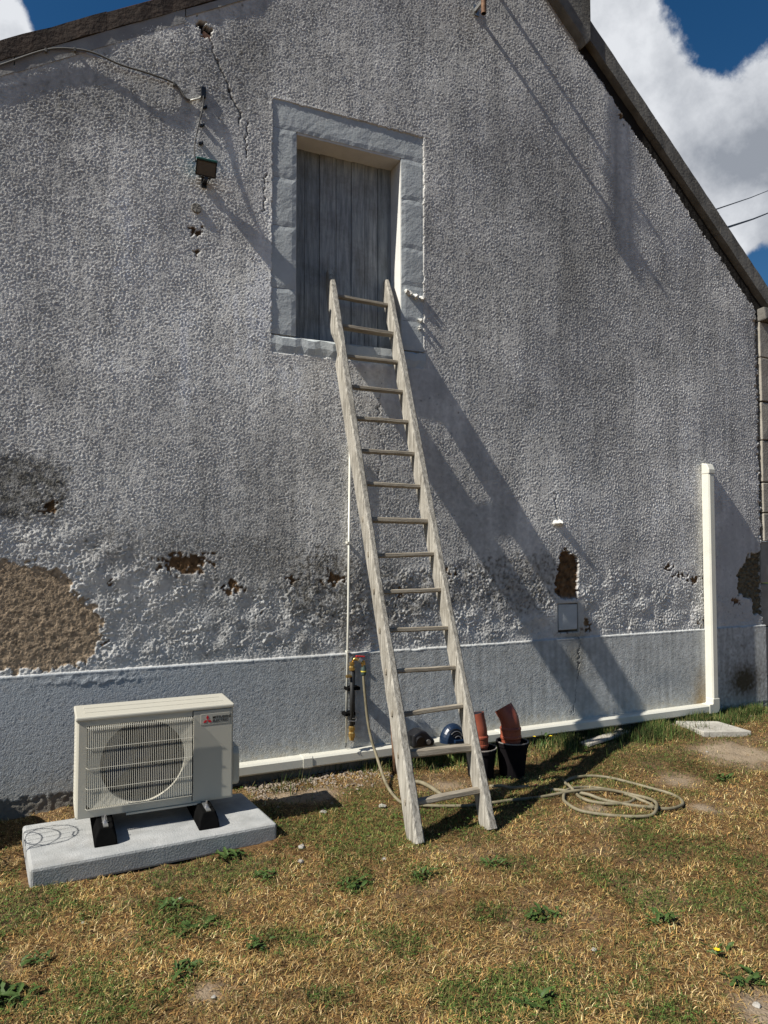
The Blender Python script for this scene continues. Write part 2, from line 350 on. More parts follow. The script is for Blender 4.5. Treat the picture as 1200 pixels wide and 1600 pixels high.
# --- displacement (metres, + is outward)
amp = 1-.85*smooth
h = stucco*amp*(1-rough*.55) + blister*rough*(1-.6*platef)
h += lum*.0025 + low(1.0, 31)*.003
h = np.where(brown > .5, -.004 + streakn(.09, .03, 26)*0 + band(.024, .6, 21)*.0008 + band(.10, .6, 22)*.0007 + band(.018, .3, 24)*.0006, h)
h = h*(1-hole1) + hole1*(-.020 + band(.06, .5, 23)*.003)
h = h*(1-hole2) + hole2*(-.028 + band(.05, .5, 25)*.007)
h = h*(1-holev) + holev*(-.05)
h -= spots*.007; h -= crack*.012; h += ridge*.006 + seg([(867, 818), (873, 818)], .028, .5)*.05
h = h*(1-platef) + (.004+stucco*.15)*platef
h -= plate_hole*.02
# near the right corner the edge is worn back
h -= np.clip((XX-(XR-.035-wx*1.5))/.03, 0, 1)*.03
# --- plinth
pl = ZZ < PZ+band(.5, .5, 40)*.0015
lip = np.clip(1-np.abs(ZZ-(PZ-.008))/.009, 0, 1)
hp = .014 + band(.019, .35, 41)*.00035 + band(.05, .5, 42)*.0002 + lum*.0012 + lip*.0016*(1+mott*.5)
hp -= crack*.010; hp += blob(150, 1062, .3, .015, 1)*.004
hp = np.where(ZZ < .085+wz*.8, hp-.004+band(.06, .5, 43)*.0012, hp)
H = np.where(pl, hp, h)
frin = (XX+wx*.22 > FR[0]) & (XX+wx*.22 < FR[1]) & (ZZ+wz*.22 > FR[2]) & (ZZ+wz*.22 < FR[3])
edge = np.clip(blur(frin.astype(float), .02)*2, 0, 1)
H = np.where(frin, -.030, H*(1-edge*.5)+edge*.0015)
# --- colour (albedo)
def c3(*c): return np.array(c)[None, None, :]
base = c3(.585, .575, .55)*(1+.10*lum2[..., None]+.07*lum[..., None]+.06*mott[..., None])
def over(a, col, m): return a*(1-m[..., None]) + np.array(col)*m[..., None] if not isinstance(col, np.ndarray) else a*(1-m[..., None])+col*m[..., None]
base = base*(1+.042*streakn(.12, 1.0, 60)+.045*streakn(.4, 1.6, 61)+.06*band(.7, .6, 62))[..., None].clip(.6, 1.3)
C = base
C = over(C, (.60, .60, .585), np.clip(rough*(.35+.35*band(.2, .6, 50)), 0, .8))
C = over(C, (.46, .46, .455), smooth*.8)
C = over(C, (.13, .12, .10), np.clip(soot*(.8+.25*mott), 0, .7))
C = over(C, (.075, .068, .05), np.clip(moss*(.62+.2*mott), 0, .85))
C = over(C, (.15, .135, .11), np.clip(band1*(.62+.2*spotn+.2*mott), 0, .85))
dk = np.clip((band(.045, .5, 51)-1.3)*1.2, 0, 1)*np.clip(band1+moss*.6+rough*.3, 0, 1)
C = over(C, (.04, .036, .028), dk*.8)
bc = c3(.37, .28, .19)*(1+.16*band(.05, .6, 52)[..., None]+.10*mott[..., None]); C = over(C, bc, brown*1.0)
C = over(C, c3(.13, .075, .035)*(1+.25*mott[..., None]), np.clip(spots+hole1, 0, 1))
C = over(C, c3(.15, .125, .08)*(1+.35*spotn[..., None]*.6), hole2)
C = over(C, (.02, .015, .012), holev); C = over(C, (.03, .027, .024), np.clip(crack*1.5, 0, .9)*(ZZ > PZ))
C = over(C, (.60, .59, .57), np.clip(ridge*1.2, 0, .7)); C = over(C, (.70, .68, .62), (seg([(867, 818), (873, 818)], .03, .5) > .1)*.9)
C = over(C, (.52, .52, .50), platef*.8); C = over(C, (.10, .035, .02), np.clip(platef*(spotn > .7)*(ZZ < .90), 0, 1)*.8)
C = over(C, (.03, .022, .016), plate_hole)
C = over(C, (.24, .21, .14), blob(900, 1010, .12, .20, 1.5)*.6)
P_ = c3(.465, .48, .475)*(1+.06*streakn(.10, .6, 63)+.05*band(.3, .6, 64))[..., None]*(1+.06*lum[..., None]+.05*mott[..., None]+.05*lum2[..., None])
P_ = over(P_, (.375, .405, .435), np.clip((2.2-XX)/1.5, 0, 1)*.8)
P_ = over(P_, (.46, .42, .32), np.clip(1-(ZZ-.09)/.16+spotn*.12, 0, 1)*(.25+.45*np.exp(-((XX-1.45)/.35)**2)+.5*np.exp(-((XX-3.4)/.5)**2)+.3*np.exp(-((XX-4.9)/.5)**2)))
P_ = over(P_, (.30, .19, .055), np.clip(np.exp(-((XX-5.44)/.10)**2)*np.clip(1-(ZZ-.1)/.45, 0, 1)+spotn*.05, 0, 1)*.85)
P_ = over(P_, (.065, .050, .022), np.clip(np.exp(-((XX-6.02)/.22)**2)*np.exp(-((ZZ-.30)/.16)**2)*1.15+spotn*.10+.04, 0, 1)*(XX > 5.6)*.95)
P_ = over(P_, (.33, .34, .33), ((XX > 5.6) & (ZZ < .16))*.6*np.clip(.5+spotn*.3, 0, 1))
P_ = over(P_, (.22, .20, .15), blob(900, 1030, .10, .18, 1.5)*.6)
P_ = over(P_, (.27, .30, .33), blob(1040, 1060, .25, .06, 2)*.5 + blob(150, 1068, .12, .02, 2)*.4)
P_ = over(P_, (.165, .145, .115), (ZZ < .085+wz*.8)*(XX < 5.55)*.8)
P_ = over(P_, (.05, .045, .04), np.clip(crack*1.5, 0, .8)*.8)
C = np.where(pl[..., None], P_, C)
C = np.clip(C, .012, .8)
co = np.stack([XX, -H, ZZ], -1).reshape(-1, 3); cc = C.reshape(-1, 3)
ii, jj = np.meshgrid(np.arange(NZ-1), np.arange(NX-1), indexing='ij')
xc = XX[:-1, :-1]+ST/2; zc = ZZ[:-1, :-1]+ST/2
keep = (zc < np.where(xc > 4.12, 9.75-.926*xc-.015+.012*np.sin(xc*9)+wz[:-1, :-1]*.8, roofz(xc)+.05)) & ~((xc > OP[0]-.02) & (xc < OP[1]+.02) & (zc > OP[2]-.02) & (zc < OP[3]+.02))
a_ = ii*NX+jj; Q = np.stack([a_, a_+1, a_+NX+1, a_+NX], -1)
def sub_mesh(name, k):
    q = Q[k]; used = np.unique(q); rm = np.full(NX*NZ, -1, np.int64); rm[used] = np.arange(len(used))
    o = np_mesh(name, co[used], rm[q], cc[used], 'wall', None); o.parent = house; o.matrix_parent_inverse = hI; return o
plq = pl[:-1, :-1]
sub_mesh('gable_wall', keep & ~plq); sub_mesh('plinth', keep & plq)
# the rest of the gable to the left, the other walls and the roof (outside the picture)
def flatwall(name, poly, y, parent=house):
    me = MB().prism(poly, 'y', y, y+.3); o = hpart(name, me, 'wall')
    ca = o.data.color_attributes.new('Col', 'FLOAT_COLOR', 'POINT'); ca.data.foreach_set('color', [.34, .335, .34, 1]*len(o.data.vertices)); return o
flatwall('gable_wall', [(XL, -.2), (-.75, -.2), (-.75, 4.640-.62*.75), (XL, 4.640+.62*XL)], 0.0)
flatwall('plinth', [(XL, -.2), (-.75, -.2), (-.75, PZ), (XL, PZ)], -.014)
flatwall('back_wall', [(XL, -.2), (XR, -.2), (XR, 3.85), (3.31, 6.65), (XL, 2.53)], 7.7)
mb = MB().box((XL, .31, -.2), (XL+.3, 7.69, 2.5)); hpart('side_wall', mb, 'board')
mb = MB().box((XR-.30, .05, -.2), (XR-.02, 7.69, 3.8)); hpart('side_wall', mb, 'board')
def slope(name, x0, z0, x1, z1, lo, hi, y0, y1, m, n=1, jx=0, **k):
    """a slab following a straight roof line, vertical thickness lo..hi, depth y0..y1"""
    mb = MB(); ts = np.linspace(0, 1, n+1); vs = []
    for t in ts:
        x, z = x0+(x1-x0)*t, z0+(z1-z0)*t
        for yy, dz in ((y0, lo), (y1, lo), (y1, hi), (y0, hi)):
            vs.append((x, yy+(random.uniform(-jx, jx) if yy == y0 else 0), z+dz+random.uniform(-jx, jx)))
    fs = [(4*i+k_, 4*i+(k_+1) % 4, 4*i+4+(k_+1) % 4, 4*i+4+k_) for i in range(n) for k_ in range(4)] + [(3, 2, 1, 0), (4*n, 4*n+1, 4*n+2, 4*n+3)]
    mb.add(vs, fs); return hpart(name, mb, m, **k)
lz = lambda x: 4.640+.62*x; rz_ = lambda x: 9.75-.926*x
slope('roof', XL-.3, lz(XL-.3), 3.31, lz(3.31), .13, .24, .02, 8.2, 'tile')
slope('roof', 3.31, rz_(3.31), 6.55, rz_(6.55), .16, .30, .10, 8.2, 'tile')
# left verge: grey board under lumpy brown verge stones
x = -3.6; i = 0
while x < 3.2:
    w = random.uniform(.8, 1.1); x1 = min(x+w, 3.25)
    o = slope('verge_stone', x+.001, lz(x), x1-.001, lz(x1), .10, .222+random.uniform(-.003, .003), -.0105, .14, 'verge', n=12, jx=.0035)
    x = x1
x = -3.6
for w in (3.35, .92+.10, 1.0, 1.0):
    x1 = min(x+w, 3.25); lo = .0 if x < .6 else .045
    slope('verge_board', x+.003, lz(x), x1-.003, lz(x1), lo, .0975, -.004, .06, 'board', n=12, jx=.0015); x = x1
for (a, b) in (((.80, 5.14), (.90, 5.03)),):
    mb = MB().box((-.03, -.01, -.05), (.03, .03, .035), Matrix.Translation((.915, .012, 5.06)) @ Matrix.Rotation(.35, 4, 'Y')); hpart('broken_tile', mb, 'brick', jit=.008)
# right verge: near-black strip, cement coping pieces
xx_ = [4.195, 4.95, 5.75, 6.47]
for k in range(3):
    a, b = xx_[k]+.003, xx_[k+1]-.003
    slope('coping_stone', a, rz_(a), b, rz_(b), .13, .315, -.065, .16, 'coping', n=14, jx=.0015)
slope('verge_strip', 4.12, rz_(4.12), 6.40, rz_(6.40), -.035, .121, .004, .12, 'nearblack', n=60, jx=.003)
# upper coping with a square-cut end
def P4(x): return rz_(x)
mb = MB().prism([(4.193, P4(4.193)+.11), (4.193, P4(4.193)+.62), (3.30, P4(3.30)+.62), (3.30, P4(3.30)+.02), (4.10, P4(4.10)+.02), (4.14, P4(4.14)+.0)], 'y', -.09, .30)
hpart('upper_coping', mb, 'coping', bevel=.01)
mb = MB().box((6.33, -.08, 3.80), (6.52, .12, 3.92)); hpart('kneeler_stone', mb, 'coping', bevel=.015, jit=.012)
# quoins beyond the render edge
z = 1.62; k = 0
for hgt in (.28, .30, .42, .38, .44, .36):
    mb = MB().box((XR+.014, -.012, z+.005), (XR+(.27 if k % 2 else .20), .30, z+hgt-.005)); hpart('quoin_stone', mb, 'quoin', bevel=.008, jit=.004); z += hgt; k += 1
z = -.15
for hgt in (.46, .48, .42, .41):
    mb = MB().box((XR-.005, .02, z+.004), (XR+random.uniform(.20, .215), .30, z+hgt-.004)); hpart('quoin_stone', mb, 'quoin', bevel=.008, jit=.006); z += hgt
# --- hatch surround: five blocks left, four right, a lintel and a sill
def blk(x0, x1, z0, z1, name='surround_stone', y0=.005, y1=.19, jit=.002):
    mb = MB(); nx = max(3, int((x1-x0)/.03)); nz = max(3, int((z1-z0)/.03)); sd = random.random()*50; vs = []
    from mathutils import noise as mn
    for i in range(nz+1):
        for k in range(nx+1):
            x = x0+(x1-x0)*k/nx; z = z0+(z1-z0)*i/nz; ed = (i in (0, nz)) or (k in (0, nx))
            q = mn.noise(Vector((x*9, sd, z*9)))*.0018+mn.noise(Vector((x*30, sd, z*30)))*.0011
            if ed: q += .002+random.random()*.002
            vs.append((x, y0+q, z+(random.uniform(-.003, .003) if 0 < i < nz else 0)))
    m_ = nx+1; fs = [(i*m_+k, i*m_+k+1, (i+1)*m_+k+1, (i+1)*m_+k) for i in range(nz) for k in range(nx)]
    o_ = len(vs); bo = [k for k in range(m_)]+[i*m_+nx for i in range(1, nz+1)]+[nz*m_+k for k in range(nx-1, -1, -1)]+[i*m_ for i in range(nz-1, 0, -1)]
    vs += [(vs[b][0], y1, vs[b][2]) for b in bo]; nb_ = len(bo); fs += [(bo[t], o_+t, o_+(t+1) % nb_, bo[(t+1) % nb_]) for t in range(nb_)]
    mb.add(vs, fs); return hpart(name, mb, 'stone', parent=house, smooth=False)
j = [3.074, 3.404, 3.853, 4.203, 4.560]
for z0, z1 in zip(j[:-1], j[1:]): blk(FR[0]-.02, OP[0], z0+.001, z1-.001)
j = [3.074, 3.30, 3.577, 3.868, 4.246, 4.560]
for z0, z1 in zip(j[:-1], j[1:]): blk(OP[1], FR[1]+.02, z0+.001, z1-.001)
blk(FR[0]-.02, FR[1]+.02, 4.561, FR[3]+.02, 'lintel')
mb = MB(); n = 26
vs = []
for i in range(n+1):
    x = FR[0]-.02+(FR[1]-FR[0]+.04)*i/n; q = random.uniform(-.010, .010)
    vs += [(x, .004+q*.3, 2.93), (x, -.006+q*.5, 3.00+q), (x, -.002+q*.5, 3.055+q), (x, .03+q, 3.071+q*.3), (x, .19, 3.072), (x, .19, 2.93)]
mb.add(vs, [(6*i+k, 6*i+(k+1) % 6, 6*i+6+(k+1) % 6, 6*i+6+k) for i in range(n) for k in range(6)])
hpart('sill', mb, 'stone', smooth=False)
# plastered reveals (inside faces of the opening)
mb = MB().box((OP[1]-.004, .012, OP[2]+.006), (OP[1]+.02, .26, OP[3]-.001)); hpart('reveal', mb, 'reveal', jit=.001)
mb = MB().box((OP[0]-.02, .012, OP[2]+.006), (OP[0]+.004, .26, OP[3]-.001)); hpart('reveal', mb, 'reveal', jit=.001)
mb = MB().box((OP[0]+.006, .012, OP[3]-.006), (OP[1]-.006, .26, OP[3]+.02)); hpart('reveal', mb, 'reveal')
# hatch door of seven planks
door = bpy.data.objects.new('loft_hatch', None); COL.objects.link(door); door.parent = house; door.matrix_parent_inverse = hI
door.location = (OP[0], .2, OP[2]); dI = Matrix.Translation((-OP[0], -.2, -OP[2]))
pw = np.array([0, 78, 155, 242, 323, 395, 468, 540])/540*.832+OP[0]+.004
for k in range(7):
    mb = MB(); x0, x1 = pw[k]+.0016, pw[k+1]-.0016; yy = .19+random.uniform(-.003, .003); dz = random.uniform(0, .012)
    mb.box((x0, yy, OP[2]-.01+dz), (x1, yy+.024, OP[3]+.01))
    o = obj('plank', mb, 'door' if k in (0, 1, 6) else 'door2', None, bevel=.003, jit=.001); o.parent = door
mb = MB().box((OP[0]-.02, .225, OP[2]-.02), (OP[1]+.02, .25, OP[3]+.02)); o = obj('backing_board', mb, 'dark'); o.parent = door
for c in door.children: c.matrix_parent_inverse = dI
# loose plaster chips at the right jamb
for (px, py, s) in ((640, 458, .022), (650, 463, .026), (660, 466, .022), (636, 455, .02), (656, 500, .02), (655, 512, .016)):
    p = W(px, py, -.004); mb = MB(); bm_r = []
    mb.rev([(0.001, -s), (s*.8, -s*.5), (s, 0), (s*.7, s*.5), (.001, s*.7)], p, 7); hpart('plaster_chip', mb, 'chip', jit=.006)
# inspection plate in the wall
mb = MB().box((3.849, .004, .880), (4.043, .016, 1.094)); hpart('inspection_plate', mb, 'stone', bevel=.006, jit=.003)
# drilled-out round patch under the lamp
mb = MB().rev([(.001, 0), (.030, 0), (.034, .004), (.034, .02)], (.858, -.006, 3.86), 14, Matrix.Rotation(R(-90), 4, 'X')); hpart('round_patch', mb, 'mortar', jit=.002)

# ------------------------------------------------------------------ ground
GX0, GX1, GY0, GY1 = -2.5, 9.0, -5.5, 1.2
def gh(x, y):
    return .012*np.sin(x*1.7+.4)*np.cos(y*2.1) + .008*np.sin(x*4.1+y*3.3) + .05*np.clip((x-4.6)/2.0, 0, 1.5)*np.clip((y+1.6)/1.6, 0, 1) - .012
patches = [(20, 1425, .22), (300, 1440, .14), (555, 1380, .11), (415, 1362, .07), (262, 1410, .13), (300, 1525, .12), (440, 1465, .15), (160, 1560, .16), (620, 1470, .08), (850, 1432, .10), (775, 1352, .09),
  (1010, 1320, .16), (1130, 1395, .18), (1020, 1410, .16), (1160, 1525, .10), (1050, 1585, .16), (0, 1560, .12), (655, 1362, .12), (905, 1342, .10), (760, 1420, .09), (950, 1370, .12), (1180, 1340, .14), (640, 1290, .3), (560, 1270, .26), (720, 1270, .3), (600, 1310, .2), (480, 1290, .12),
  (820, 1230, .3), (900, 1210, .3), (900, 1170, .35), (1000, 1150, .3), (780, 1260, .2), (1030, 1190, .25), (1120, 1215, .10), (1000, 1290, .15), (560, 1235, .15), (60, 1400, .15), (330, 1345, .12), (250, 1365, .08), (1150, 1120, .2), (840, 1560, .2), (700, 1560, .12), (500, 1560, .1)]
PG = [(G(a, b)[0], G(a, b)[1], r) for a, b, r in patches]
bare = [(1170, 1178, .30), (1060, 1215, .14), (1100, 1260, .08), (1130, 1172, .2), (930, 1265, .07), (450, 1243, .14), (500, 1238, .10), (320, 1550, .06), (700, 1225, .15), (1190, 1570, .1)]
BG = [(G(a, b)[0], G(a, b)[1], r) for a, b, r in bare]
def vn(x, y, s, seed):
    g = np.random.default_rng(seed).standard_normal((64, 64)); u = x*s % 63; v = y*s % 63
    i, j_ = np.floor(u).astype(int), np.floor(v).astype(int); fu, fv = u-i, v-j_; fu = fu*fu*(3-2*fu); fv = fv*fv*(3-2*fv)
    return (g[i, j_]*(1-fu)*(1-fv)+g[i+1, j_]*fu*(1-fv)+g[i, j_+1]*(1-fu)*fv+g[i+1, j_+1]*fu*fv)
def greenf(x, y):
    g = -.02+.22*vn(x+7, y+9, 1.6, 1)+.26*vn(x+7, y+9, 5, 2)+.26*vn(x+7, y+9, 13, 3)+.12*vn(x+7, y+9, 30, 4)
    for a, b, r in PG: g = g+.95*np.exp(-((x-a)**2+(y-b)**2)/(r*r))
    return g
def baref(x, y):
    g = .12*vn(x+7, y+9, 6, 5)
    for a, b, r in BG: g = g+1.0*np.exp(-((x-a)**2+(y-b)**2)/(r*r))
    return np.clip(g, 0, 1)
gs = .03
gx = np.arange(GX0, GX1, gs); gy = np.arange(GY0, GY1, gs); A, B = np.meshgrid(gx, gy)
hz = gh(A, B)+.006*vn(A+7, B+9, 9, 8)+.003*vn(A+7, B+9, 25, 9)
co2 = np.stack([A, B, hz], -1).reshape(-1, 3); bf = baref(A, B).reshape(-1, 1)
n0, n1 = A.shape; i2, j2 = np.meshgrid(np.arange(n0-1), np.arange(n1-1), indexing='ij'); a2 = (i2*n1+j2).ravel()
lawn = np_mesh('lawn', co2, np.stack([a2, a2+1, a2+n1+1, a2+n1], -1), np.repeat(bf, 3, 1), 'ground'); lawn['kind'] = 'structure'
mb = MB(); E_ = 600
mb.add([(-E_, -E_, -.05), (E_, -E_, -.05), (E_, E_, -.05), (-E_, E_, -.05), (GX0, GY0, -.05), (GX1, GY0, -.05), (GX1, GY1, -.05), (GX0, GY1, -.05)], [(0, 1, 5, 4), (1, 2, 6, 5), (2, 3, 7, 6), (3, 0, 4, 7)])
mb.add([(GX0, GY0, -.05), (GX1, GY0, -.05), (GX1, GY1, -.05), (GX0, GY1, -.05)], [(0, 1, 2, 3)])
obj('ground', mb, 'ground', kind='structure')

SLAB = [(-.055, -1.06), (1.150, -1.0), (1.095, -.43), (-.105, -.45)]
def in_slab(x, y): return (x > -.10) & (x < 1.14) & (y > -1.05) & (y < -.44)
def blades(name, N, sampler, Lr, wr, lean, cols, label, cat, seed):
    g = np.random.default_rng(seed); x, y = sampler(g, N); n = len(x)
    z = gh(x, y)+.006*vn(x+7, y+9, 9, 8)+.003*vn(x+7, y+9, 25, 9)-.003
    az = g.uniform(0, 2*np.pi, n); L = g.uniform(*Lr, n); w = g.uniform(*wr, n); le = np.clip(g.normal(lean[0], lean[1], n), .05, 1.5)
    d = np.stack([np.cos(az), np.sin(az)], -1); s = np.stack([-d[:, 1], d[:, 0]], -1); b0 = np.stack([x, y, z], -1)
    def at(t, ang): return np.concatenate([d*(L*t*np.sin(ang))[:, None], (L*t*np.cos(ang))[:, None]], 1)
    m = b0+at(.5, le*.75); tip = m+at(.5, np.minimum(le*1.25, 1.62)); tip[:, 2] = np.maximum(tip[:, 2], z+.001); sw = np.concatenate([s*w[:, None], np.zeros((n, 1))], 1)
    V = np.stack([b0-sw, b0+sw, m+sw*.8, m-sw*.8, tip], 1).reshape(-1, 3); k = np.arange(n)[:, None]*5
    q = k+np.array([0, 1, 2, 3]); t = k+np.array([3, 2, 4])
    cols = np.array(cols); c = cols[g.integers(0, len(cols), n)]*g.uniform(.55, 1.3, (n, 1))*(1+.22*vn(x+7, y+9, 3.3, 77)+.12*vn(x+7, y+9, 11, 78)).clip(.5, 1.6)[:, None]
    o = np_mesh(name, V, q, np.repeat(np.clip(c, 0, .8), 5, 0), 'blade', None, False, t); tag(o, label, cat, None, 'stuff'); return o
def samp(kind):
    def f(g, N):
        X = []; Y = []; got = 0
        while got < N:
            m = N*2; x = g.uniform(-.9, 7.6, m); y = g.uniform(-3.7, -.03, m)
            dist = np.hypot(x, y+4.87); pr = np.clip((2.6/dist)**1.5, 0, 1)
            view = (x > (y+4.87)*-.16-.35) & (x < (y+4.87)*1.55+.4); pr = pr*np.where(view, 1, .15)
            gr = greenf(x, y); ba = baref(x, y)
            if kind == 'dry': pr = pr*np.clip(1.0-gr*.75, .15, 1)*np.clip(1.05-ba*1.2, .05, 1)
            else: pr = pr*np.clip(gr*1.3+.03, .02, 1)*np.clip(1-ba, .1, 1)
            k = (g.uniform(0, 1, m) < pr) & ~in_slab(x, y); X.append(x[k]); Y.append(y[k]); got += k.sum()
        return np.concatenate(X)[:N], np.concatenate(Y)[:N]
    return f
blades('dry_grass', 240000, samp('dry'), (.010, .05), (.0007, .0018), (1.34, .28), [(.54, .385, .16), (.42, .275, .10), (.66, .50, .26), (.20, .11, .038), (.30, .165, .055), (.09, .055, .022), (.46, .29, .10), (.34, .19, .065), (.22, .20, .06), (.13, .13, .04)],
       'short scorched straw-coloured lawn grass', 'dry grass', 21)
blades('green_grass', 105000, samp('green'), (.012, .04), (.0009, .0020), (.95, .35), [(.07, .10, .022), (.10, .13, .03), (.05, .075, .016), (.15, .15, .045), (.035, .055, .014), (.20, .15, .06)],
       'patches of surviving green grass and clover in the dry lawn', 'grass', 22)
def wallside(g, N):
    x = g.uniform(1.2, 6.3, N*3); y = -np.abs(g.normal(0, .16, N*3))-.02; pr = np.clip((x-1.9)/1.5, .05, 1)*(.6+.5*np.sign(vn(x+7, y+9, 4, 6)))
    k = g.uniform(0, 1, N*3) < pr; return x[k][:N], y[k][:N]
blades('wall_foot_grass', 20000, wallside, (.02, .11), (.0012, .0028), (.45, .35), [(.05, .085, .02), (.075, .12, .028), (.035, .06, .015), (.18, .15, .06)], 'longer green grass growing along the foot of the plinth', 'grass', 23)
# clover ground cover: small leaf triplets
g = np.random.default_rng(33); cx, cy = samp('green')(g, 9000); cz = gh(cx, cy)+g.uniform(.004, .022, len(cx))
V = []; Qd = []; a0 = g.uniform(0, 6.28, len(cx)); rr = g.uniform(.003, .007, len(cx))
for t in range(3):
    an = a0+t*2.094
    for (du, dv) in ((.1, 0), (1, .55), (1.5, 0), (1, -.55)):
        V.append(np.stack([cx+rr*(du*np.cos(an)-dv*np.sin(an)), cy+rr*(du*np.sin(an)+dv*np.cos(an)), cz+rr*du*.25*np.sin(an*2)], -1))
V = np.stack(V, 1).reshape(-1, 3); k = np.arange(len(cx))[:, None]*12
q = np.concatenate([k+np.array([0, 1, 2, 3])+4*t for t in range(3)]); cl = np.repeat(np.array([(.07, .13, .025)])*g.uniform(.6, 1.5, (len(cx), 1)), 12, 0)
o = np_mesh('clover', V, q, cl, 'blade', None, False); tag(o, 'tiny round clover leaves scattered through the green patches', 'clover', None, 'stuff')

# weeds: rosettes of leaves
def leaf_mesh(L, w, lob):
    mb = MB(); n = 6; vs = []
    for i in range(n+1):
        t = i/n; ww = w*math.sin(math.pi*min(.98, .06+t*.92))**.8*(1+(lob if i % 2 else -lob)); zz = L*(.38*t-.42*t*t)
        vs += [(L*t, -ww, zz+ww*.25), (L*t, 0, zz), (L*t, ww, zz+ww*.25)]
    fs = []
    for i in range(n): fs += [(3*i, 3*i+1, 3*i+4, 3*i+3), (3*i+1, 3*i+2, 3*i+5, 3*i+4)]
    mb.add(vs, fs); me = bpy.data.meshes.new('leaf'); me.from_pydata(mb.v, [], mb.f); me.materials.append(MT['leaf']); return me
LEAF = [leaf_mesh(.075, .011, .35), leaf_mesh(.06, .014, .1), leaf_mesh(.05, .010, .25), leaf_mesh(.10, .016, .3)]
weeds = [(555, 1380, 12, 1.0, 'dark green weed rosette in the dry lawn, nearest in front of the ladder foot'),
 (415, 1362, 9, .8, 'small bright weed rosette in front of the right end of the concrete slab'),
 (270, 1412, 9, .8, 'weed with spread leaves on the lawn just below the middle of the slab'),
 (300, 1447, 12, .95, 'bright green weed rosette below the one nearest the slab'),
 (290, 1518, 11, .95, 'leafy weed rosette low in the left lawn beside a darker grass patch'),
 (400, 1475, 10, .75, 'weed rosette between the slab and the bottom of the picture, right of the bright one'),
 (8, 1560, 10, 1.2, 'large-leaved weed at the lower left edge of the lawn'),
 (345, 1335, 9, 1.0, 'weed with upright leaves growing against the front of the concrete slab'),
 (770, 1352, 9, .8, 'weed rosette just in front of the right ladder foot'),
 (660, 1368, 9, .75, 'weed rosette between the two ladder feet, a little in front'),
 (850, 1430, 12, .9, 'dense green weed clump in the middle of the right lawn'),
 (1165, 1525, 10, .9, 'weed rosette with a yellow bud at the right edge of the lawn'),
 (1030, 1438, 9, .8, 'weed with pale leaf in the green patch of the right lawn'),
 (840, 1565, 9, .9, 'weed rosette at the bottom edge right of the middle'),
 (1128, 1215, 10, .9, 'weed clump beside the bare sandy patch right of the coiled hose'),
 (1130, 1125, 9, 1.1, 'weed with pale narrow leaves behind the flat concrete paver'),
 (1010, 1133, 9, 1.2, 'broad-leaved weed at the plinth under the white trunking, left of the paver'),
 (935, 1143, 8, 1.2, 'broad-leaved weed right behind the grey plank by the plinth'),
 (60, 1500, 8, .8, 'small weed in the left lawn above the large-leaved one')]
for (px, py, n, s, lab) in weeds:
    p = G(px, py); zz = float(gh(p[0], p[1]))
    if px == 345: p = np.array([.86, -1.085, 0])
    e = empty('weed_plant', (p[0], p[1], zz), lab, 'weed', 'weeds in the lawn')
    for k in range(int(n*2.8)):
        o = bpy.data.objects.new('leaf', random.choice(LEAF)); COL.objects.link(o); o.parent = e
        o.rotation_euler = (random.uniform(-.3, .3), random.uniform(-.6, .1), k*6.283/n*1.0+random.uniform(-.3, .3)); q_ = s*random.uniform(.38, .80); o.scale = (q_, q_, q_)
        a_ = random.uniform(0, 6.28); r_ = .062*s*random.random()**.7; o.location = (math.cos(a_)*r_*1.3, math.sin(a_)*r_*.8, random.uniform(.004, .022))
# yellow-flowered plants by the plinth
for (px, py, nf, lab) in ((848, 1168, 3, 'leafy plant with yellow flowers beside the black pots'), (890, 1150, 1, 'plant with a single yellow flower by the white trunking'), (1118, 1478, 1, 'small yellow flower open in the right lawn')):
    p = G(px, py); e = empty('flowering_plant', (p[0], p[1], float(gh(p[0], p[1]))), lab, 'plant', 'yellow flowering weeds')
    st = MB(); pts = []
    for k in range(6 if nf > 1 else 2):
        a = random.uniform(0, 6.28); hh = random.uniform(.06, .15) if py < 1300 else .03; tp = (math.cos(a)*.07, math.sin(a)*.05, hh)
        st.tube([(0, 0, 0), (tp[0]*.4, tp[1]*.4, hh*.6), tp], .0018, 5); pts.append(tp)
    obj('stem', st, 'leaf', e)
    for k in range(nf):
        f = MB(); c = Vector(pts[k])
        for t in range(6):
            a = t*1.047; d = Vector((math.cos(a), math.sin(a), .25)); s_ = Vector((-math.sin(a), math.cos(a), 0))
            f.add([c, c+d*.008+s_*.005, c+d*.015, c+d*.008-s_*.005], [(0, 1, 2, 3)])
        obj('flower', f, 'petal', e)
    for k in range(14 if nf > 1 else 7):
        o = bpy.data.objects.new('leaf', LEAF[k % 3]); COL.objects.link(o); o.parent = e; o.location = (random.uniform(-.06, .06), random.uniform(-.05, .05), random.uniform(0, .08 if py < 1300 else .01))
        o.rotation_euler = (random.uniform(-.5, .5), random.uniform(-.9, .1), random.uniform(0, 6.28)); o.scale = (.65,)*3
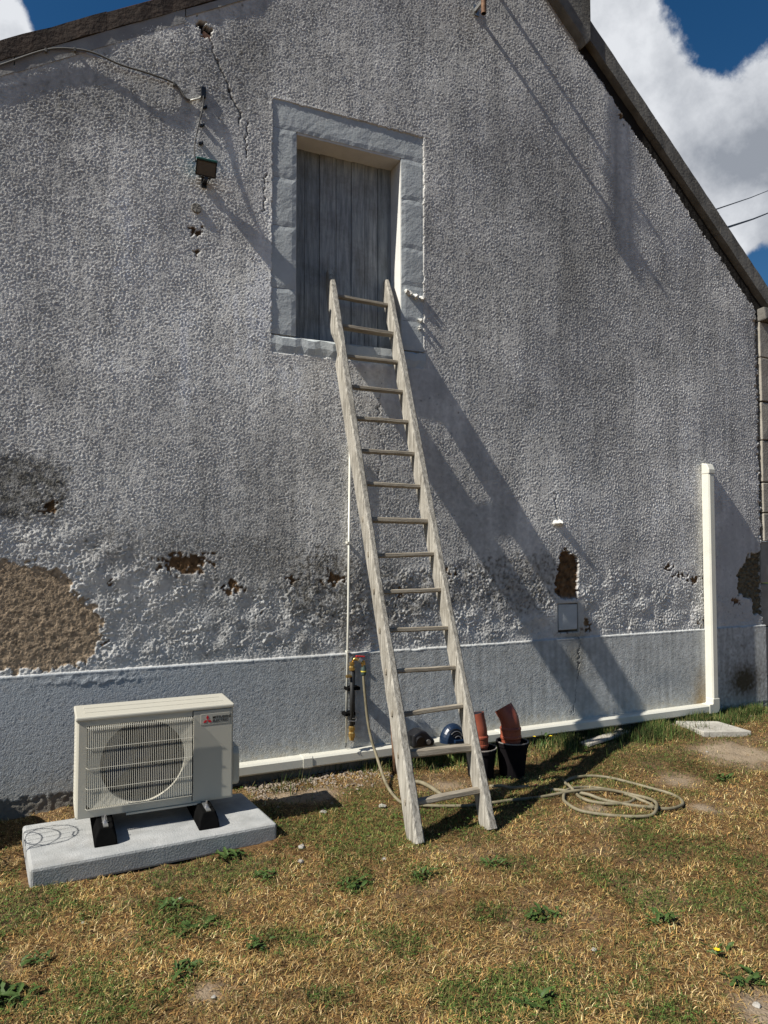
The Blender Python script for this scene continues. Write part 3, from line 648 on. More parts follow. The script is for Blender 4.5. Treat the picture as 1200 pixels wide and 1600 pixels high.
# pebbles
def pebble(name, p, s, m, lab=None, parent=None, grp=None, cat='stone'):
    mb = MB(); n = 8
    mb.rev([(.001, -.5*s), (.8*s, -.25*s), (s, .05*s), (.65*s, .42*s), (.001, .55*s)], (0, 0, 0), n)
    o = obj(name, mb, m, parent, jit=s*.16, label=lab, cat=cat if lab else None, group=grp); o.location = (p[0], p[1], float(gh(p[0], p[1]))+s*.25); o.rotation_euler.z = random.uniform(0, 6); return o
for px, py, s, lab in ((471, 1322, .020, 'grey pebble on the lawn to the right of the slab'), (470, 1343, .016, 'smaller grey pebble just below the one right of the slab'), (600, 1342, .014, 'grey pebble left of the left ladder foot'),
                       (597, 1256, .024, 'white stone chip by the hose left of the ladder'), (283, 1395, .012, 'pale pebble in front of the slab'), (334, 1557, .010, 'cream pebble low in the left lawn'),
                       (505, 1266, .022, 'pale stone on the shaded soil right of the slab'), (928, 1478, .012, 'white pebble in the right lawn'), (1182, 1560, .016, 'grey pebble in the lower right corner'),
                       (838, 1226, .015, 'pinkish brick crumb beside the hose coil'), (130, 1438, .008, 'tiny white pebble in the left lawn'), (1105, 1172, .012, 'white pebble in front of the paver')):
    pebble('pebble', G(px, py), s, 'redb' if 'brick' in lab else 'rock', lab, None, 'pebbles on the lawn')
gv = MB(); g = np.random.default_rng(5)
for k in range(1500):
    if k < 900: x, y = 1.2+g.random()**1.3*1.0, -.02-abs(g.normal(0, .16))
    else: x, y = g.uniform(2.1, 6.2), -.02-abs(g.normal(0, .07))
    s = g.uniform(.004, .016); c = Vector((x, y, float(gh(x, y))+s*.3)); vs = []
    for (a, b, d) in ((1, 0, 0), (-1, 0, 0), (0, 1, 0), (0, -1, 0), (0, 0, .7), (0, 0, -.7)): vs.append(c+Vector((a, b, d))*s*g.uniform(.6, 1.2))
    gv.add(vs, [(0, 2, 4), (2, 1, 4), (1, 3, 4), (3, 0, 4), (2, 0, 5), (1, 2, 5), (3, 1, 5), (0, 3, 5)])
obj('rubble', gv, 'rubble', kind='stuff', label='crumbled render and small stones along the foot of the wall', cat='gravel', fix=False)

# flat paver, plank
mb = MB(); pp = [(5.03, -.10), (5.36, -.26), (5.32, -.63), (4.95, -.47)]
mb.prism(pp, 'z', -.03, .045); obj('concrete_paver', mb, 'oldconc', bevel=.006, jit=.004, label='flat weathered concrete paver lying on the grass near the right corner', cat='paver')
a = G(912, 1163, .02); b = G(978, 1143, .02); dv = Vector((b-a)); ln = dv.length; M = Matrix.Translation(Vector(a)) @ dv.to_track_quat('X', 'Z').to_matrix().to_4x4()
mb = MB().box((0, -.045, -.015), (ln, .045, .012), M); obj('weathered_plank', mb, 'plank', bevel=.004, jit=.006, label='short grey weathered plank lying in the weeds by the plinth', cat='plank')

# ------------------------------------------------------------------ concrete slab, feet, AC unit
mb = MB(); n = 1
mb.prism(SLAB, 'z', -.02, .083)
sl = obj('concrete_slab', mb, 'conc', bevel=.014, label='pale cast concrete slab on the grass under the outdoor unit', cat='concrete slab')
AX0, AX1, AY0, AY1, AZ0, AZ1 = .145, .962, -.755, -.450, .173, .697
for k, (fx_, lab) in enumerate(((.285, 'black rubber support block under the left end of the outdoor unit'), (.800, 'black rubber support block under the right end of the outdoor unit'))):
    e = empty('support_block', (fx_, -.68, .083), lab, 'rubber foot', 'rubber feet of the outdoor unit')
    mb = MB(); vs = []
    for yy, tw in ((-.25, .030), (-.235, .036), (.22, .036), (.235, .030)):
        vs += [(-.056, yy, 0), (.056, yy, 0), (.050, yy+(.012 if yy < 0 else -.012), .045), (tw, yy+(.02 if yy < 0 else -.02), .086), (-tw, yy+(.02 if yy < 0 else -.02), .086), (-.050, yy+(.012 if yy < 0 else -.012), .045)]
    fs = [(6*i+k_, 6*i+(k_+1) % 6, 6*i+6+(k_+1) % 6, 6*i+6+k_) for i in range(3) for k_ in range(6)]+[(5, 4, 3, 2, 1, 0), (18, 19, 20, 21, 22, 23)]
    mb.add(vs, fs); obj('rubber_body', mb, 'rubber', e, bevel=.006)
    mb = MB().box((-.012, -.225, .080), (.012, .22, .0895)); obj('rail', mb, 'steel', e)
    for yy in (-.165, .13):
        mb = MB(); mb.rev([(.001, .0895), (.016, .0895), (.016, .093), (.010, .093), (.010, .102), (.005, .102), (.005, .125), (.001, .125)], (0, yy, 0), 6); obj('bolt', mb, 'zinc', e)
        mb = MB(); mb.rev([(.001, .0), (.013, .0), (.013, .007), (.001, .007)], (0.0, yy-.028, .082), 6); obj('nut', mb, 'zinc', e)
        mb = MB().box((-.02, yy-.045, .070), (.02, yy-.015, .082)); obj('clamp', mb, 'zinc', e, bevel=.002)
ac = empty('outdoor_unit', (AX0, AY0, AZ0), 'ivory outdoor heat pump unit with a wire fan guard standing on rubber blocks', 'heat pump')
w_, d_, h_ = AX1-AX0, AY1-AY0, AZ1-AZ0
# front panel with a round mouth
gx0, gx1, gz0, gz1 = .052, .590, .045, h_-.050; fc = (.335, .258); fr = .218
mb = MB(); n = 64; ring = []; outer = []
for k in range(n):
    a = k*2*math.pi/n; c, s = math.cos(a), math.sin(a); ring.append((fc[0]+fr*c, fc[1]+fr*s))
    t = min((((gx1-fc[0]) if c > 0 else (fc[0]-gx0))/max(abs(c), 1e-6)), (((gz1-fc[1]) if s > 0 else (fc[1]-gz0))/max(abs(s), 1e-6))); outer.append((fc[0]+t*c, fc[1]+t*s))
vs = [(x, .012, z) for x, z in ring]+[(x, .004, z) for x, z in outer]+[(x, .05, z) for x, z in ring]
mb.add(vs, [(k, (k+1) % n, n+(k+1) % n, n+k) for k in range(n)]+[(k, 2*n+k, 2*n+(k+1) % n, (k+1) % n) for k in range(n)]); obj('fan_shroud', mb, 'acw', ac, smooth=False)
# shell: front frame around the mouth, sides, back
mb = MB()
mb.box((.012, 0, .004), (gx0, .010, h_-.022)); mb.box((gx0, 0, .004), (gx1, .010, gz0)); mb.box((gx0, 0, gz1), (gx1, .010, h_-.022))
obj('front_panel', mb, 'acw', ac)
mb = MB().box((gx1+.006, -.002, .010), (w_-.006, .010, h_-.026)); obj('service_panel', mb, 'acw', ac, bevel=.003)
mb = MB().box((w_-.012, .003, .004), (w_-.001, d_-.003, h_-.022)).box((0.012, d_-.008, .004), (w_-.02, d_, h_-.022)); obj('side_panel', mb, 'acw', ac)
mb = MB().prism([(.0, .020), (.004, .006), (.012, 0), (.012, .035), (.0, .035)], 'z', .004, h_-.022); obj('corner_post', mb, 'acw', ac)
mb = MB().box((0, .004, 0), (w_, d_, .014)); obj('base_pan', mb, 'acw', ac, bevel=.002)
mb = MB().box((.25, -.006, -.010), (.64, .012, .0)); obj('base_lip', mb, 'acw', ac)
# top lid with soft edge and two shallow ribs
mb = MB().box((-.006, -.006, h_-.024), (w_+.006, d_+.004, h_)); obj('lid', mb, 'acw', ac, bevel=.008)
for yy in (.09, .20):
    mb = MB().box((.04, yy, h_), (w_-.04, yy+.035, h_+.0025)); obj('lid_rib', mb, 'acw', ac, bevel=.002)
# left side louvres over the coil
mb = MB().box((.014, .045, .02), (.03, d_-.012, h_-.03)); obj('coil', mb, 'fins', ac)
mb = MB().box((.0, d_-.02, .004), (.012, d_, h_-.022)).box((.0, .14, .02), (.010, .146, h_-.03)); obj('side_frame', mb, 'acw', ac)
for k in range(24):
    z = .02+k*(h_-.05)/24; o = obj('louvre', MB().box((.0, .035, z), (.010, d_-.02, z+.009)), 'wire', ac)
# interior and fan
mb = MB().box((.03, .16, .03), (gx1+.05, .17, h_-.04)); obj('inner_wall', mb, 'dark', ac)
mb = MB(); c3_ = (fc[0], .09, fc[1])
mb.rev([(.001, -.03), (.045, -.03), (.055, .0), (.055, .04)], c3_, 20, Matrix.Rotation(R(-90), 4, 'X')); fan = obj('fan_hub', mb, 'fan', ac, smooth=True)
for k in range(3):
    mb = MB(); vs = []; 
    for i in range(7):
        a = k*2.094+i*.24; tw = .03-(i*.012)
        for r_ in (.05, .12, .195): vs.append((fc[0]+r_*math.cos(a+r_*1.4), .09+tw, fc[1]+r_*math.sin(a+r_*1.4)))
    mb.add(vs, [(3*i+j_, 3*i+1+j_, 3*i+4+j_, 3*i+3+j_) for i in range(6) for j_ in (0, 1)]); obj('fan_blade', mb, 'fan', ac, smooth=True)
# wire guard
gd = bpy.data.objects.new('fan_guard', None); COL.objects.link(gd); gd.parent = ac
n = 56
for k in range(n):
    x = gx0+.006+(gx1-gx0-.012)*k/(n-1); r_ = .00115
    mb = MB().tube([(x, .002, gz1-.002), (x, -.016, gz1-.006), (x, -.024, gz1-.018), (x, -.024, gz0+.016), (x, -.014, gz0+.004), (x, .002, gz0+.002)], r_, 5); obj('guard_wire', mb, 'wire', gd)
for z in (gz0+.006, gz0+.11, gz0+.215, gz0+.32, gz1-.006):
    mb = MB().tube([(gx0-.004, .002, z), (gx0+.004, -.0275, z), (gx1-.004, -.0275, z), (gx1+.004, .002, z)], .0010, 5); obj('cross_wire', mb, 'wire', gd)
# valve cover on the right side
mb = MB().prism([(.035, .07), (.035, .235), (.06, .265), (.20, .265), (.20, .06), (.06, .05)], 'x', w_+.0005, w_+.048); obj('valve_cover', mb, 'acw', ac, bevel=.012)
# badge with logo and lettering
bd = obj('badge', MB().box((.635, -.0035, h_-.105), (w_-.020, -.0015, h_-.045)), 'badge', ac, bevel=.0008)
def rhomb(c, ang, L=.0135, wd=.0078):
    u_ = Vector((math.sin(ang), 0, math.cos(ang))); v_ = Vector((math.cos(ang), 0, -math.sin(ang))); c = Vector(c)
    tip = c; p = [tip, tip+u_*L+v_*wd, tip+u_*2*L, tip+u_*L-v_*wd]; mb = MB()
    mb.add([q_+Vector((0, -.0008, 0)) for q_ in p]+p, [(0, 1, 2, 3), (7, 6, 5, 4), (0, 4, 5, 1), (1, 5, 6, 2), (2, 6, 7, 3), (3, 7, 4, 0)]); return mb
lc = (.672, -.0038, h_-.079)
for ang in (0, R(120), R(240)): obj('logo_diamond', rhomb(lc, ang), 'red', bd)
def text(s, loc, size, parent, m, rot=(R(90), 0, 0), name='lettering'):
    cu = bpy.data.curves.new('t', 'FONT'); cu.body = s; cu.size = size; cu.extrude = .0004; cu.offset = size*.012
    t = bpy.data.objects.new('t', cu); COL.objects.link(t); bpy.context.view_layer.update()
    me = bpy.data.meshes.new_from_object(t.evaluated_get(bpy.context.evaluated_depsgraph_get())); bpy.data.objects.remove(t)
    me.materials.clear(); me.materials.append(MT[m]); o = bpy.data.objects.new(name, me); COL.objects.link(o); o.location = loc; o.rotation_euler = rot; o.parent = parent; return o
text('MITSUBISHI', (.699, -.0042, h_-.074), .0205, bd, 'black'); text('ELECTRIC', (.699, -.0042, h_-.093), .0205, bd, 'black')

# ------------------------------------------------------------------ white trunking
tr = empty('pipe_trunking', (1.1, 0, .1), 'white plastic pipe trunking running along the plinth and up the right side of the wall', 'trunking')
tI = Matrix.Translation((-1.1, 0, -.1)); TY0, TY1 = -.095, -.012; TW = .075
def trp(name, mb, m='pvc', **k):
    o = obj(name, mb, m, None, **k); o.parent = tr; o.matrix_parent_inverse = tI; return o
def lidded(a, b, vert, name='trunking_length'):
    mb = MB(); c = .012
    prof = [(TY1, 0), (TY0+c, 0), (TY0, c), (TY0, TW-c), (TY0+c, TW), (TY1, TW)]
    if vert: mb.prism([(vert+q_[1], q_[0]) for q_ in prof], 'z', a, b)
    else: mb.prism([(q_[0], q_[1]) for q_ in prof], 'x', a, b)
    return mb
z0t = .063
def hor(a, b, nm='trunking_length', g_=0):
    mb = MB(); c = .012; prof = [(TY1, -g_), (TY0+c-g_, -g_), (TY0-g_, c-g_), (TY0-g_, TW-c+g_), (TY0+c-g_, TW+g_), (TY1, TW+g_)]
    mb.prism([(q_[0], q_[1]+z0t) for q_ in prof], 'x', a, b); return trp(nm, mb)
hor(.98, 1.60); hor(1.6, 1.665, 'joint_cover', .004); hor(1.665, 3.20); hor(3.2, 3.265, 'joint_cover', .004); hor(3.265, 5.462)
VX = 5.540
def ver(a, b, nm='trunking_length', g_=0):
    mb = MB(); c = .012; prof = [(-g_, TY1), (-g_, TY0+c-g_), (c-g_, TY0-g_), (TW-c+g_, TY0-g_), (TW+g_, TY0+c-g_), (TW+g_, TY1)]
    mb.prism([(VX-.035+q_[0], q_[1]) for q_ in prof], 'z', a, b); return trp(nm, mb)
ver(.185, 2.245)
x1c, x0c = VX-.035+TW+.004, 5.455
mb = MB(); pts = [(x0c, z0t-.004), (x1c-.04, z0t-.004), (x1c-.012, z0t+.006), (x1c, z0t+.035), (x1c, .190), (x1c-TW-.008, .190), (x1c-TW-.008, z0t+TW+.010), (x1c-TW-.016, z0t+TW+.004), (x0c, z0t+TW+.004)]
mb.prism(pts, 'y', TY0-.004, TY1); trp('corner_elbow', mb, bevel=.006)
mb = MB(); a_x = VX-.035-.004; b_x = a_x+TW+.008
mb.add([(a_x, TY0-.004, 2.245), (b_x, TY0-.004, 2.245), (b_x, TY1, 2.245), (a_x, TY1, 2.245), (a_x, TY0-.004, 2.285), (b_x, TY0-.004, 2.285), (a_x, TY0+.02, 2.335), (b_x, TY0+.02, 2.335), (a_x, TY1, 2.35), (b_x, TY1, 2.35)],
       [(0, 3, 2, 1), (0, 1, 5, 4), (4, 5, 7, 6), (6, 7, 9, 8), (3, 8, 9, 2), (0, 4, 6, 8, 3), (1, 2, 9, 7, 5)]); trp('top_cap', mb, bevel=.008)

# thin white conduit with its end wire
cd = empty('cable_conduit', (1.945, 0, .2), 'thin white vertical cable conduit left of the ladder', 'conduit')
mb = MB().tube([(1.938-1.945, -.03, -.015), (1.955-1.945, -.028, .9), (1.966-1.945, -.026, 2.12)], .0085, 10); obj('conduit_pipe', mb, 'pvc', cd, smooth=True)
for z in (.62, 1.40): obj('clip', MB().box((-.006, -.042, z), (.016, .0, z+.014), Matrix.Translation((.003, 0, 0))), 'pvc', cd)
obj('wire_end', MB().tube([(-.007, -.03, -.015), (-.006, -.032, -.03), (-.014, -.036, -.045)], .004, 6), 'bcable', cd)

# ------------------------------------------------------------------ outdoor tap
tp = empty('garden_tap', (1.96, 0, .2), 'standing garden tap of black insulated pipe with brass fittings and red handle', 'tap')
def tpp(nm, mb, m, **k): return obj(nm, mb, m, tp, **k)
yy = -.085
tpp('insulated_pipe', MB().tube([(.0, yy, .115), (.002, yy, .50)], .015, 12), 'bcable', smooth=True)
tpp('insulated_pipe', MB().tube([(.028, yy+.02, .115), (.026, yy+.02, .50)], .006, 8), 'bcable', smooth=True)
tpp('bottom_fitting', MB().rev([(.001, -.015), (.016, -.015), (.019, .0), (.024, .012), (.024, .035), (.018, .045), (.024, .06), (.024, .078), (.015, .085)], (0, yy, .03), 8), 'brass')
tpp('top_fitting', MB().rev([(.015, 0), (.021, .006), (.021, .026), (.016, .034), (.019, .05), (.019, .06), (.001, .065)], (0, yy, .50), 8), 'brass')
tpp('side_nipple', MB().tube([(-.045, yy-.01, .465), (.01, yy, .465)], .011, 8), 'brass')
tpp('tap_body', MB().tube([(0, yy, .57), (.02, yy-.01, .585), (.05, yy-.02, .575), (.072, yy-.025, .55), (.078, yy-.025, .52)], .012, 8), 'brass', smooth=True)
tpp('tap_spout', MB().tube([(.045, yy-.02, .58), (.062, yy-.024, .567)], .017, 8), 'steel')
tpp('handle', MB().box((-.045, yy-.02, .597), (.022, yy+.0, .606), Matrix.Rotation(.12, 4, 'Y')), 'tapred', bevel=.003)
tpp('handle_stem', MB().tube([(.0, yy-.005, .57), (-.004, yy-.008, .60)], .007, 8), 'steel')
for z, dx in ((.36, .05), (.185, -.05)): tpp('wall_bracket', MB().box((-.05 if dx < 0 else -.03, yy-.002, z), (.03 if dx < 0 else .065, .0, z+.022)), 'rubber', bevel=.003)
tpp('lagging_wire', MB().tube(cr([(-.02, yy-.01, .14), (-.03, yy-.02, .155), (.02, yy-.02, .15), (.03, yy-.01, .165), (.0, yy-.02, .17)], 4), .003, 6), 'steel')
tpp('frayed_strands', MB().tube([(0, yy-.01, .02), (-.02, yy-.02, -.02)], .0015, 4).tube([(.005, yy-.01, .02), (-.03, yy-.02, -.01)], .0015, 4).tube([(.01, yy-.01, .02), (.0, yy-.02, -.03)], .0015, 4), 'plank')
# hose
hz_ = .0125
def gp(px, py, z=.0): 
    p = G(px, py, .012); return (p[0], p[1], float(gh(p[0], p[1]))+.012+z)
zc = lambda x, y: (500+x*.30, 980+y*.30)
cz = lambda x, y, z=0: gp(800+x/4, 1180+y/4, z)
hp_ = [(2.038, -.112, .70), (2.04, -.115, .62), (2.05, -.12, .50), (2.062, -.13, .36), (2.075, -.16, .24), (2.09, -.22, .13), gp(603, 1228, .03), gp(622, 1246), gp(640, 1252), gp(680, 1256), gp(730, 1257), gp(770, 1254)]
hp_ += [cz(0, 282), cz(180, 265), cz(400, 240, .02), cz(600, 230, .022), cz(760, 250, .012), cz(860, 285, .02), cz(905, 330, .025), cz(880, 370), cz(780, 386), cz(600, 378), cz(430, 352), cz(350, 310), cz(322, 275), cz(345, 225, .01), cz(440, 190), cz(560, 195, .0), cz(700, 238, .01), cz(850, 292, .0), cz(900, 325, .0),
        cz(980, 328), cz(1045, 308), cz(1068, 280), cz(1040, 245), cz(980, 215), cz(860, 182), cz(740, 152), cz(640, 128), cz(520, 112), cz(400, 120), cz(340, 145), cz(335, 175, .01), cz(360, 205, .02), cz(400, 235, .0), cz(430, 265), cz(500, 293), cz(620, 306), cz(730, 292), cz(768, 265)]
hose = empty('garden_hose', (2.04, -.11, 0), 'olive brown garden hose hanging from the tap and lying coiled on the lawn', 'garden hose')
pts = [Vector(p)-Vector((2.04, -.11, 0)) for p in cr(hp_, 7)]
obj('hose_tube', MB().tube(pts, .0100, 9), 'hose', hose, smooth=True)
obj('connector', MB().rev([(.001, 0), (.014, 0), (.019, .012), (.019, .05), (.014, .062), (.013, .075)], (0, 0, .665), 12), 'hoseend', hose, smooth=True)
obj('connector_ring', MB().rev([(.0195, 0), (.0205, .002), (.0205, .007), (.0195, .009)], (0, 0, .69), 12), 'yellow', hose)
obj('connector_nut', MB().rev([(.001, 0), (.014, 0), (.014, .018), (.009, .02), (.009, .03)], (0, 0, .74), 8), 'brass', hose)
hp2 = [cz(240, 212), cz(310, 216), cz(380, 224), cz(480, 255, .01), cz(560, 275), cz(700, 305), cz(800, 318), cz(890, 322)]
o = obj('loose_hose', MB().tube(cr(hp2, 6), .011, 8), 'hose', smooth=True, label='loose hose end running across inside the coil on the lawn', cat='garden hose')
o = obj('cut_hose', MB().tube(cr([gp(625, 1223), gp(650, 1222, .012), gp(668, 1228, .012), gp(690, 1240, .0)], 6), .0135, 8), 'hose', smooth=True, label='short cut end of thick hose on the ground behind the ladder', cat='hose piece')
o = obj('half_buried_hose', MB().tube(cr([gp(765, 1229, .004), gp(785, 1229, .008), gp(800, 1232, .006), gp(825, 1228, .002)], 6), .011, 8), 'hose', smooth=True, label='short stretch of pale hose in the grass in front of the black pots', cat='hose piece')

# ------------------------------------------------------------------ ladder
lad = empty('wooden_ladder', (2.05, -1.34, 0), 'long weathered wooden ladder leaning against the loft hatch', 'ladder')
foot = Vector((0, 0, 0)); dirv = Vector((.052/3.62, .407, 1)); up = dirv.normalized()
nrm = Vector((0, -1, .407)).normalized(); xd = Vector((1, 0, 0))
LT = 3.620
def lp(x, z, dn=0): return Vector((x+z*.0125, z*.407, z)) + nrm*dn
def stile(xc, seed, z1, notch):
    rg = random.Random(seed); mb = MB(); n = 44; vs = []
    for i in range(n+1):
        t = i/n; z = -.012+(z1+.012)*t; wv = .0245+.003*math.sin(t*9+seed)+rg.uniform(-.0015, .0015); dp = .058+.003*math.sin(t*7+seed*2)
        cx_ = xc+.006*math.sin(t*5+seed)+rg.uniform(-.0015, .0015); wl = wr_ = wv
        if t > .955: q = (t-.955)/.045; wl *= 1-.35*q; dp *= 1-.45*q
        lf = 0
        if notch and .800 < t < .858: lf = .026*math.sin((t-.800)/.058*math.pi)**.5 if t < .85 else .004
        ch = .009
        prof = [(-wl+lf, -dp+ch), (-wl+ch+lf, -dp), (wr_-ch, -dp), (wr_, -dp+ch), (wr_, dp-ch), (wr_-ch, dp), (-wl+ch+lf*.4, dp), (-wl+lf*.4, dp-ch)]
        for a, b in prof: vs.append(lp(cx_+a, z, b))
    m = 8; mb.add(vs, [(i*m+k, i*m+(k+1) % m, (i+1)*m+(k+1) % m, (i+1)*m+k) for i in range(n) for k in range(m)]+[tuple(range(m-1, -1, -1)), tuple(n*m+k for k in range(m))])
    return obj('stile', mb, 'wood', lad)
stile(-.236, 1, 3.635, True); stile(.225, 2, 3.625, False)
rz = [.181, .409, .622, .845, 1.075, 1.302, 1.527, 1.749, 1.988, 2.218, 2.453, 2.686, 2.924, 3.161, 3.415]
for k, z in enumerate(rz):
    rg = random.Random(k); flat = k in (0, 1, 7, 13); mb = MB(); tl = rg.uniform(-.008, .008); c = lp(0, z); hw = .231
    if flat: hgt, dep = (.024 if k == 1 else .018), .030
    else: hgt, dep = .0145, .022
    vs = []; n = 8; sg = 8
    for i in range(n+1):
        x = -hw+2*hw*i/n; sgj = rg.uniform(-.001, .001)
        for s_ in range(sg):
            a = s_*2*math.pi/sg+math.pi/8; e_ = .55
            ca, sa = math.cos(a), math.sin(a); q = (abs(ca)**.6)*(1 if ca > 0 else -1)*dep; q2 = (abs(sa)**.6)*(1 if sa > 0 else -1)*hgt
            vs.append(Vector((x, c.y, c.z+tl*x/hw+sgj))+Vector((c.x, 0, 0))+Vector((0, -1, .15)).normalized()*q+Vector((0, .15, 1)).normalized()*q2)
    mb.add(vs, [(i*sg+s_, i*sg+(s_+1) % sg, (i+1)*sg+(s_+1) % sg, (i+1)*sg+s_) for i in range(n) for s_ in range(sg)]+[tuple(range(sg-1, -1, -1)), tuple(n*sg+s_ for s_ in range(sg))])
    obj('rung', mb, 'rung', lad, smooth=False)
    mb = MB(); cc_ = lp(-.263, z+.004); mb.rev([(.001, 0), (.010, 0), (.012, -.004), (.012, -.01)], (0, 0, 0), 9, Matrix.Rotation(R(-90), 4, 'Y'))
    mb.v = [(cc_.x+x_, cc_.y+y_*.8, cc_.z+z_*1.7) for x_, y_, z_ in mb.v]; obj('tenon', mb, 'rung', lad)

# ------------------------------------------------------------------ objects at the wall foot
rod = obj('rusty_rod', MB().tube([(2.225, -.20, .36), (2.248, -.21, -.03)], .019, 10), 'rust', smooth=True, label='rusty red-brown pipe standing behind the left ladder stile', cat='pipe')
def pot(x, y, r, h__, lab, tilt=0):
    e = empty('plant_pot', (x, y, float(gh(x, y))), lab, 'plant pot', 'black plant pots by the wall'); e.rotation_euler = (0, tilt, .3)
    obj('pot_body', MB().rev([(.001, 0), (r*.78, 0), (r*.97, h__*.88), (r*1.03, h__*.88), (r*1.04, h__), (r*.97, h__), (r*.9, h__*.8), (.001, h__*.78)], (0, 0, 0), 26), 'pot', e, smooth=False)
    obj('pot_rim', MB().rev([(r*.965, 0), (r*1.045, 0), (r*1.04, .006), (r*.97, .006)], (0, 0, h__+.0005), 26), 'potrim', e); return e
pot(2.965, -.585, .110, .235, 'black plant pot holding the tilted orange drain bend, the right one of the pair', .03)
pot(2.735, -.545, .108, .205, 'black plant pot holding the upright orange drain bend, the left one behind the ladder')
def elbow(x, y, z, az, bend, r, lab, L1=.08, L2=.13, t0=0):
    e = empty('drain_bend', (x, y, z), lab, 'pipe bend', 'orange drain pipe bends'); e.rotation_euler = (0, t0, az)
    prof = [(r*.98, -.10), (r*1.02, 0), (r*1.08, .004), (r*1.14, .012), (r*1.14, .024), (r*1.09, .030), (r*1.09, .062), (r*1.13, .068), (r*1.13, .078), (r, .088)]
    obj('socket', MB().rev(prof, (0, 0, 0), 28), 'terra', e, smooth=False)
    pts = [(0, 0, .082), (0, 0, .082+L1*.5)]; zz = .082+L1*.5; n = 7; Rb = .16; a = 0; px_ = 0
    for i in range(n):
        a += bend/n; px_ += math.sin(a)*Rb*bend/n*1.0; zz += math.cos(a)*Rb*bend/n; pts.append((px_, 0, zz))
    px_ += math.sin(a)*L2; zz += math.cos(a)*L2; pts.append((px_, 0, zz))
    obj('pipe', MB().tube(pts, r, 28, cap=False), 'terra', e, smooth=True)
    obj('pipe_inside', MB().tube(pts[::-1], r*.93, 28, cap=False), 'dark', e, smooth=True)
    v = Vector(pts[-1]); dd = Vector((math.sin(a), 0, math.cos(a))); s_ = Vector((math.cos(a), 0, -math.sin(a))); mb = MB(); vs = []
    for rr_ in (r*.93, r):
        for k in range(28): b = k*2*math.pi/28; vs.append(v+(s_*math.cos(b)+Vector((0, 1, 0))*math.sin(b))*rr_)
    mb.add(vs, [(k, (k+1) % 28, 28+(k+1) % 28, 28+k) for k in range(28)]); obj('pipe_end', mb, 'terra', e); return e
elbow(2.955, -.59, .235, R(125), R(32), .066, 'orange-brown plastic drain bend tilting left above the right-hand black pot', t0=.02, L1=.02, L2=.045)
elbow(2.715, -.545, .195, R(125), R(12), .064, 'orange-brown plastic drain bend standing nearly upright in the left-hand black pot', L1=.03, L2=.10)
# blue ribbed cap and black fitting on the trunking
bl = empty('blue_fan', (2.735, -.16, .138), 'rounded dark blue plastic casing with curved vents on the trunking behind the ladder', 'plastic casing')
mb = MB(); vs = []; n = 16; m = 7
for i in range(m+1):
    yy_ = -.055+.11*i/m; rr_ = .098*math.sqrt(max(.18, 1-((yy_)/.075)**2*.9))
    for k in range(n+1):
        a = math.pi*k/n; vs.append((rr_*math.cos(a)*1.05, yy_, rr_*math.sin(a)*1.35))
mb.add(vs, [(i*(n+1)+k, i*(n+1)+k+1, (i+1)*(n+1)+k+1, (i+1)*(n+1)+k) for i in range(m) for k in range(n)]+[tuple(range(n+1)), tuple(m*(n+1)+k for k in range(n, -1, -1))])
obj('casing', mb, 'blue', bl, smooth=False, bevel=.004)
for q in range(4):
    rr_ = .075-.014*q; pts = [(rr_*math.cos(a)-.01+.006*q, -.058-.002*q, rr_*math.sin(a)*1.25+.01) for a in np.linspace(.5, 2.3, 10)]
    obj('vent_rib', MB().tube(pts, .0042, 6), 'blackp' if q % 2 == 0 else 'steel', bl)
obj('casing_foot', MB().box((-.02, -.075, -.0), (.105, -.04, .025)), 'blue', bl, bevel=.006)
bk = empty('black_fitting', (2.47, -.16, .14), 'angular glossy black plastic fitting on the trunking beside the left ladder stile', 'plastic fitting')
obj('fitting_body', MB().prism([(-.09, 0), (.075, 0), (.09, .035), (.02, .105), (-.03, .12), (-.09, .09)], 'y', -.06, .06), 'blackp', bk, bevel=.014)
obj('fitting_collar', MB().tube([(-.04, -.075, .05), (-.04, -.05, .055)], .032, 12), 'blackp', bk, smooth=False)
obj('fitting_cap', MB().tube([(.03, -.068, .035), (.03, -.052, .035)], .018, 10), 'steel', bk)
# ------------------------------------------------------------------ cable, clips and floodlight
kb = empty('supply_cable', (.3, 0, 4.7), 'grey electric cable sagging under the left roof edge to a hole in the wall', 'cable')
kI = Matrix.Translation((-.3, 0, -4.7))
cpts = [W(x, y, yy_) for x, y, yy_ in ((-60, 120, -.016), (0, 102, -.016), (72, 78, -.017), (118, 77, -.018), (150, 84, -.024), (188, 101, -.034), (230, 114, -.034), (268, 128, -.018), (280, 138, -.016), (290, 153, -.016), (300, 157, -.014))]
o = obj('cable_run', MB().tube(cr([p-np.array((.3, 0, 4.7)) for p in cpts], 6), .0065, 7), 'cable', kb, smooth=True)
o = obj('cable_end', MB().tube([W(298, 157, -.022)-np.array((.3, 0, 4.7)), W(311, 154, -.02)-np.array((.3, 0, 4.7)), W(316, 150, .01)-np.array((.3, 0, 4.7))], .007, 7), 'pvc', kb, smooth=True)
for px, py in ((72, 78), (117, 77), (272, 131)):
    p = W(px, py, -.02)-np.array((.3, 0, 4.7)); obj('cable_clip', MB().box((p[0]-.007, -.024, p[2]-.012), (p[0]+.007, .0, p[2]+.012)), 'cable', kb, bevel=.002)
p = W(317, 146, 0); obj('junction_box', MB().box((p[0]-.016, -.018, p[2]-.035), (p[0]+.018, .02, p[2]+.04)), 'blackp', bevel=.004, label='small black cable entry high on the wall above the floodlight', cat='cable entry')
LX, LZ = .905, 4.105
fl = empty('floodlight', (LX, 0, LZ), 'small teal floodlight with dark glass hanging tilted on the wall left of the hatch', 'floodlight')
